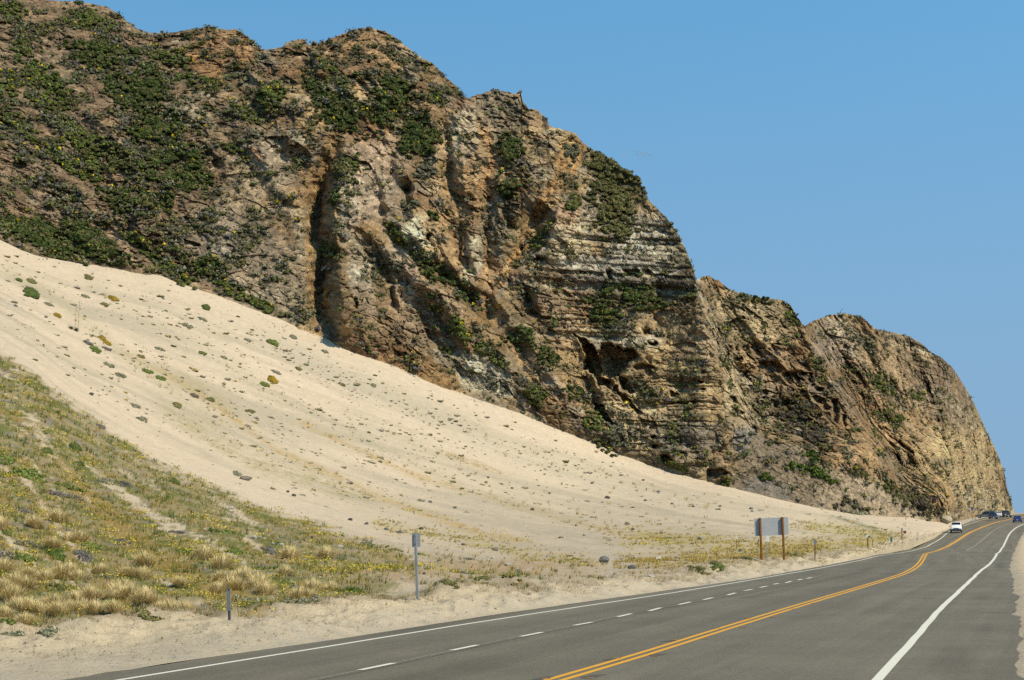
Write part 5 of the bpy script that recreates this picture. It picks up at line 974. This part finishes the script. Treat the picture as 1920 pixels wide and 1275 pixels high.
delineator(1381, 1029, 1005, 2.6, 6, M["rust"], M["white_metal"], "slender white-topped post among yellow flowers inland of signboard", pw=.04)
delineator(1636, 1028, 1013, 0, 0, M["rust"], None, "thin bare rod beside the reflector post", "rod", 0, pw=.045)
rock(1659, 1021, 5, "white", "pale rock beside the stubby teal post")
# far roadside signs below the headland
for (u, v0, v1, D_, w, mat_, lab) in ((1823, 972, 953, 318, 3.6, "blue_sign", "small blue sign on a post before the headland"), (1823.5, 971, 964, 312, 4.2, "orange_sign", "small orange work sign under the blue sign")):
    zb = z_of(v0, D_); pd = D_/FPX; r = empty("road_sign", (x_of(u, D_), D_, zb), -.3); tag(r, lab, "road sign"); h_ = (v0 - v1)*pd
    MB().box((0, .05, h_/2 - .5), (.08, .08, h_ + 1)).build("post", M["steel"], r); MB().box((0, 0, h_ - w*pd*.45), (w*pd, .03, w*pd*.9), 0, 0).build("panel", M[mat_], r)

# ------------------------------------------------------------------ vehicles
def vehicle(name, u, v, D_, head, L, W, H, paint, kind, label, lights_on=False):
    """head: heading angle clockwise from +Y of the car's nose"""
    zb = z_of(v, D_); r = empty(name, (x_of(u, D_), D_, zb), -head); tag(r, label, "car" if kind != "pickup" else "pickup truck")
    hl, hw = L/2, W/2; belt = H*.56 if kind != "sedan" else H*.58; sill = .30 if kind != "sedan" else .22; hood = belt*(.98 if kind != "sedan" else .90)
    def ring(y, z0, z1, w0, w1, c=.10): return [(-w0+c, y, z0), (w0-c, y, z0), (w0, y, z0+c), (w1, y, z1-c), (w1-c, y, z1), (-w1+c, y, z1), (-w1, y, z1-c), (-w0, y, z0+c)]
    b_ = MB(); b_.loft([ring(-hl, sill+.12, belt-.10, hw*.90, hw*.86), ring(-hl+.12, sill, belt-.02, hw*.97, hw*.93), ring(-hl*.5, sill-.02, belt, hw, hw*.96), ring(0, sill-.02, belt, hw, hw*.96), ring(hl*.36, sill-.02, belt, hw, hw*.96), ring(hl*.62, sill, hood, hw*.99, hw*.92), ring(hl-.12, sill+.02, hood-.10, hw*.95, hw*.86), ring(hl, sill+.12, hood-.22, hw*.88, hw*.80)])
    if kind == "suv": y = [-hl+.10, -hl+.42, hl*.18, hl*.44]
    elif kind == "pickup": y = [-hl*.12, -hl*.06, hl*.22, hl*.46]
    else: y = [-hl*.80, -hl*.42, hl*.10, hl*.48]
    tw = hw*.76
    b_.loft([ring(y[0], belt-.04, belt+.03, hw*.92, hw*.90, .02), ring(y[1], belt-.04, H-.03, hw*.94, tw, .05), ring((y[1]+y[2])/2, belt-.04, H, hw*.94, tw, .05), ring(y[2], belt-.04, H-.03, hw*.94, tw, .05), ring(y[3], belt-.04, belt+.02, hw*.92, hw*.88, .02)])
    body = b_.build("body", M["paint_" + paint], r); smooth_by_angle(body, 35)
    def pane(pts): 
        w_ = MB(); n_ = (Vector(pts[1])-Vector(pts[0])).cross(Vector(pts[2])-Vector(pts[0])).normalized(); cen = sum((Vector(q) for q in pts), Vector())/4
        if n_.dot(cen - Vector((0, (y[1]+y[2])/2, belt))) < 0: n_ = -n_
        f_ = [Vector(q)+n_*.015 for q in pts]; k_ = [Vector(q)-n_*.02 for q in pts]; w_.add(f_+k_, [(0,1,2,3),(7,6,5,4),(0,4,5,1),(1,5,6,2),(2,6,7,3),(3,7,4,0)]); w_.build("window", M["glass"], r)
    zb_, zt_ = belt+.05, H-.10; mixy = lambda a_, b2, t: a_+(b2-a_)*t
    pane([(-hw*.80, mixy(y[3], y[2], .12), zb_), (hw*.80, mixy(y[3], y[2], .12), zb_), (tw*.90, mixy(y[3], y[2], .86), zt_), (-tw*.90, mixy(y[3], y[2], .86), zt_)])
    pane([(-hw*.80, mixy(y[0], y[1], .12), zb_), (hw*.80, mixy(y[0], y[1], .12), zb_), (tw*.88, mixy(y[0], y[1], .86), zt_), (-tw*.88, mixy(y[0], y[1], .86), zt_)])
    for s in (-1, 1):
        xb, xt = s*hw*.935, s*mixy(hw*.94, tw, .93); ym = mixy(y[1], y[2], .48)
        pane([(xb, mixy(y[1], y[0], .35), zb_), (xb, ym-.05, zb_), (xt, ym-.05, zt_), (xt, y[1]+.12, zt_)]); pane([(xb, ym+.05, zb_), (xb, mixy(y[3], y[2], .30), zb_), (xt, y[2]-.10, zt_), (xt, ym+.05, zt_)])
    wr = .36 if kind != "sedan" else .31
    for yy in (-hl*.60, hl*.62):
        for s in (-1, 1):
            wv = MB(); wv.tube((s*(hw-.22), yy, wr), (s*(hw+.01), yy, wr), wr, None, 18); wh = wv.build("wheel", M["rubber"], r); MB().tube((s*(hw-.02), yy, wr), (s*(hw+.025), yy, wr), wr*.60, None, 14).build("rim", M["rim"], wh)
    for s in (-1, 1):
        MB().box((s*hw*.66, hl-.02, hood-.30), (W*.20, .10, .15)).build("headlight", M["orange_lamp" if lights_on and s > 0 else "lamp"], r)
        MB().box((s*hw*.74, -hl+.02, belt-.22), (W*.14, .10, .22)).build("taillight", M["red_lamp"], r)
        MB().box((s*(hw+.09), hl*.30, belt+.06), (.18, .09, .14), 0, .02).build("mirror", M["black_trim"], r)
    MB().box((0, hl-.005, hood-.31), (W*.40, .09, .18)).build("grille", M["black_trim"], r)
    MB().box((0, hl+.0, sill+.16), (W*.92, .16, .24), 0, .05).build("front_bumper", M["black_trim"] if kind != "sedan" else M["paint_" + paint], r); MB().box((0, -hl-.0, sill+.16), (W*.92, .16, .22), 0, .05).build("rear_bumper", M["black_trim"] if kind != "sedan" else M["paint_" + paint], r)
    MB().box((0, hl+.09, sill+.18), (.36, .02, .14)).build("licence_plate", M["blue_sign" if paint == "white" else "white_metal"], r)
    MB().box((0, -hl-.02, belt-.28), (.36, .10, .14)).build("licence_plate", M["white_metal"], r)
    if kind == "suv":
        for s in (-1, 1): MB().tube((s*tw*.85, y[1]+.1, H+.05), (s*tw*.85, y[2]-.1, H+.05), .025, None, 6).build("roof_rail", M["black_trim"], r)
    return r
hd = math.atan(.40)
vehicle("suv", 1793, 998.5, 243, .315 + math.pi, 4.4, 1.9, 1.82, "white", "suv", "white suv driving towards the viewer on the dip in the road")
vehicle("parked_suv", 1849, 971.5, 352, -1.15, 5.0, 1.9, 1.75, "grey", "suv", "grey suv parked side-on at the headland foot")  # this vehicle is an SUV, not a pickup
vehicle("parked_car", 1862, 973.0, 342, hd + math.pi - .12, 4.5, 1.85, 1.5, "navy", "sedan", "dark blue car showing amber lamp beside parked grey suv", True)
vehicle("parked_car", 1873, 969.5, 372, hd + math.pi, 4.4, 1.8, 1.45, "silver", "sedan", "pale silver car half hidden behind the dark blue car")
vehicle("suv", 1885, 970.2, 372, hd + math.pi - .35, 4.7, 2.0, 1.8, "dark", "suv", "dark suv parked last before the headland corner")
vehicle("car", 1908, 979.5, 318, hd, 4.5, 1.85, 1.45, "blue", "sedan", "bright blue car driving away near the crest")

# ------------------------------------------------------------------ gulls
def gull(u, v, D_, s, rz):
    g = MB(); g.loft([[(0, y_, 0) for _ in range(6)] if r_ == 0 else [(r_*math.cos(a_*math.pi/3), y_, r_*math.sin(a_*math.pi/3)*.8) for a_ in range(6)] for y_, r_ in ((-.28, .012), (-.1, .05), (.08, .06), (.2, .035), (.28, .012))])
    for sx in (-1, 1): g.loft([[(sx*.03, .10, .02), (sx*.03, -.08, .02), (sx*.03, -.08, .0), (sx*.03, .10, .0)], [(sx*.32, .16, .16), (sx*.32, .0, .16), (sx*.32, .0, .145), (sx*.32, .16, .145)], [(sx*.68, .0, .08), (sx*.68, -.06, .08), (sx*.68, -.06, .075), (sx*.68, .0, .075)]])
    o = g.build("gull", M["white_metal"], None, False, (x_of(u, D_), D_, z_of(v, D_)), rz); o.scale = (s, s, s)
    return tag(o, "pale gull gliding in the small flock beside the mountain", "bird", "gulls in the distant flock")
for i, (u, v) in enumerate([(1171,291),(1192,284),(1196,290),(1203,289),(1208,292),(1215,288),(1218,291)]): gull(u, v, 260 + i*3, .9, i*.7)
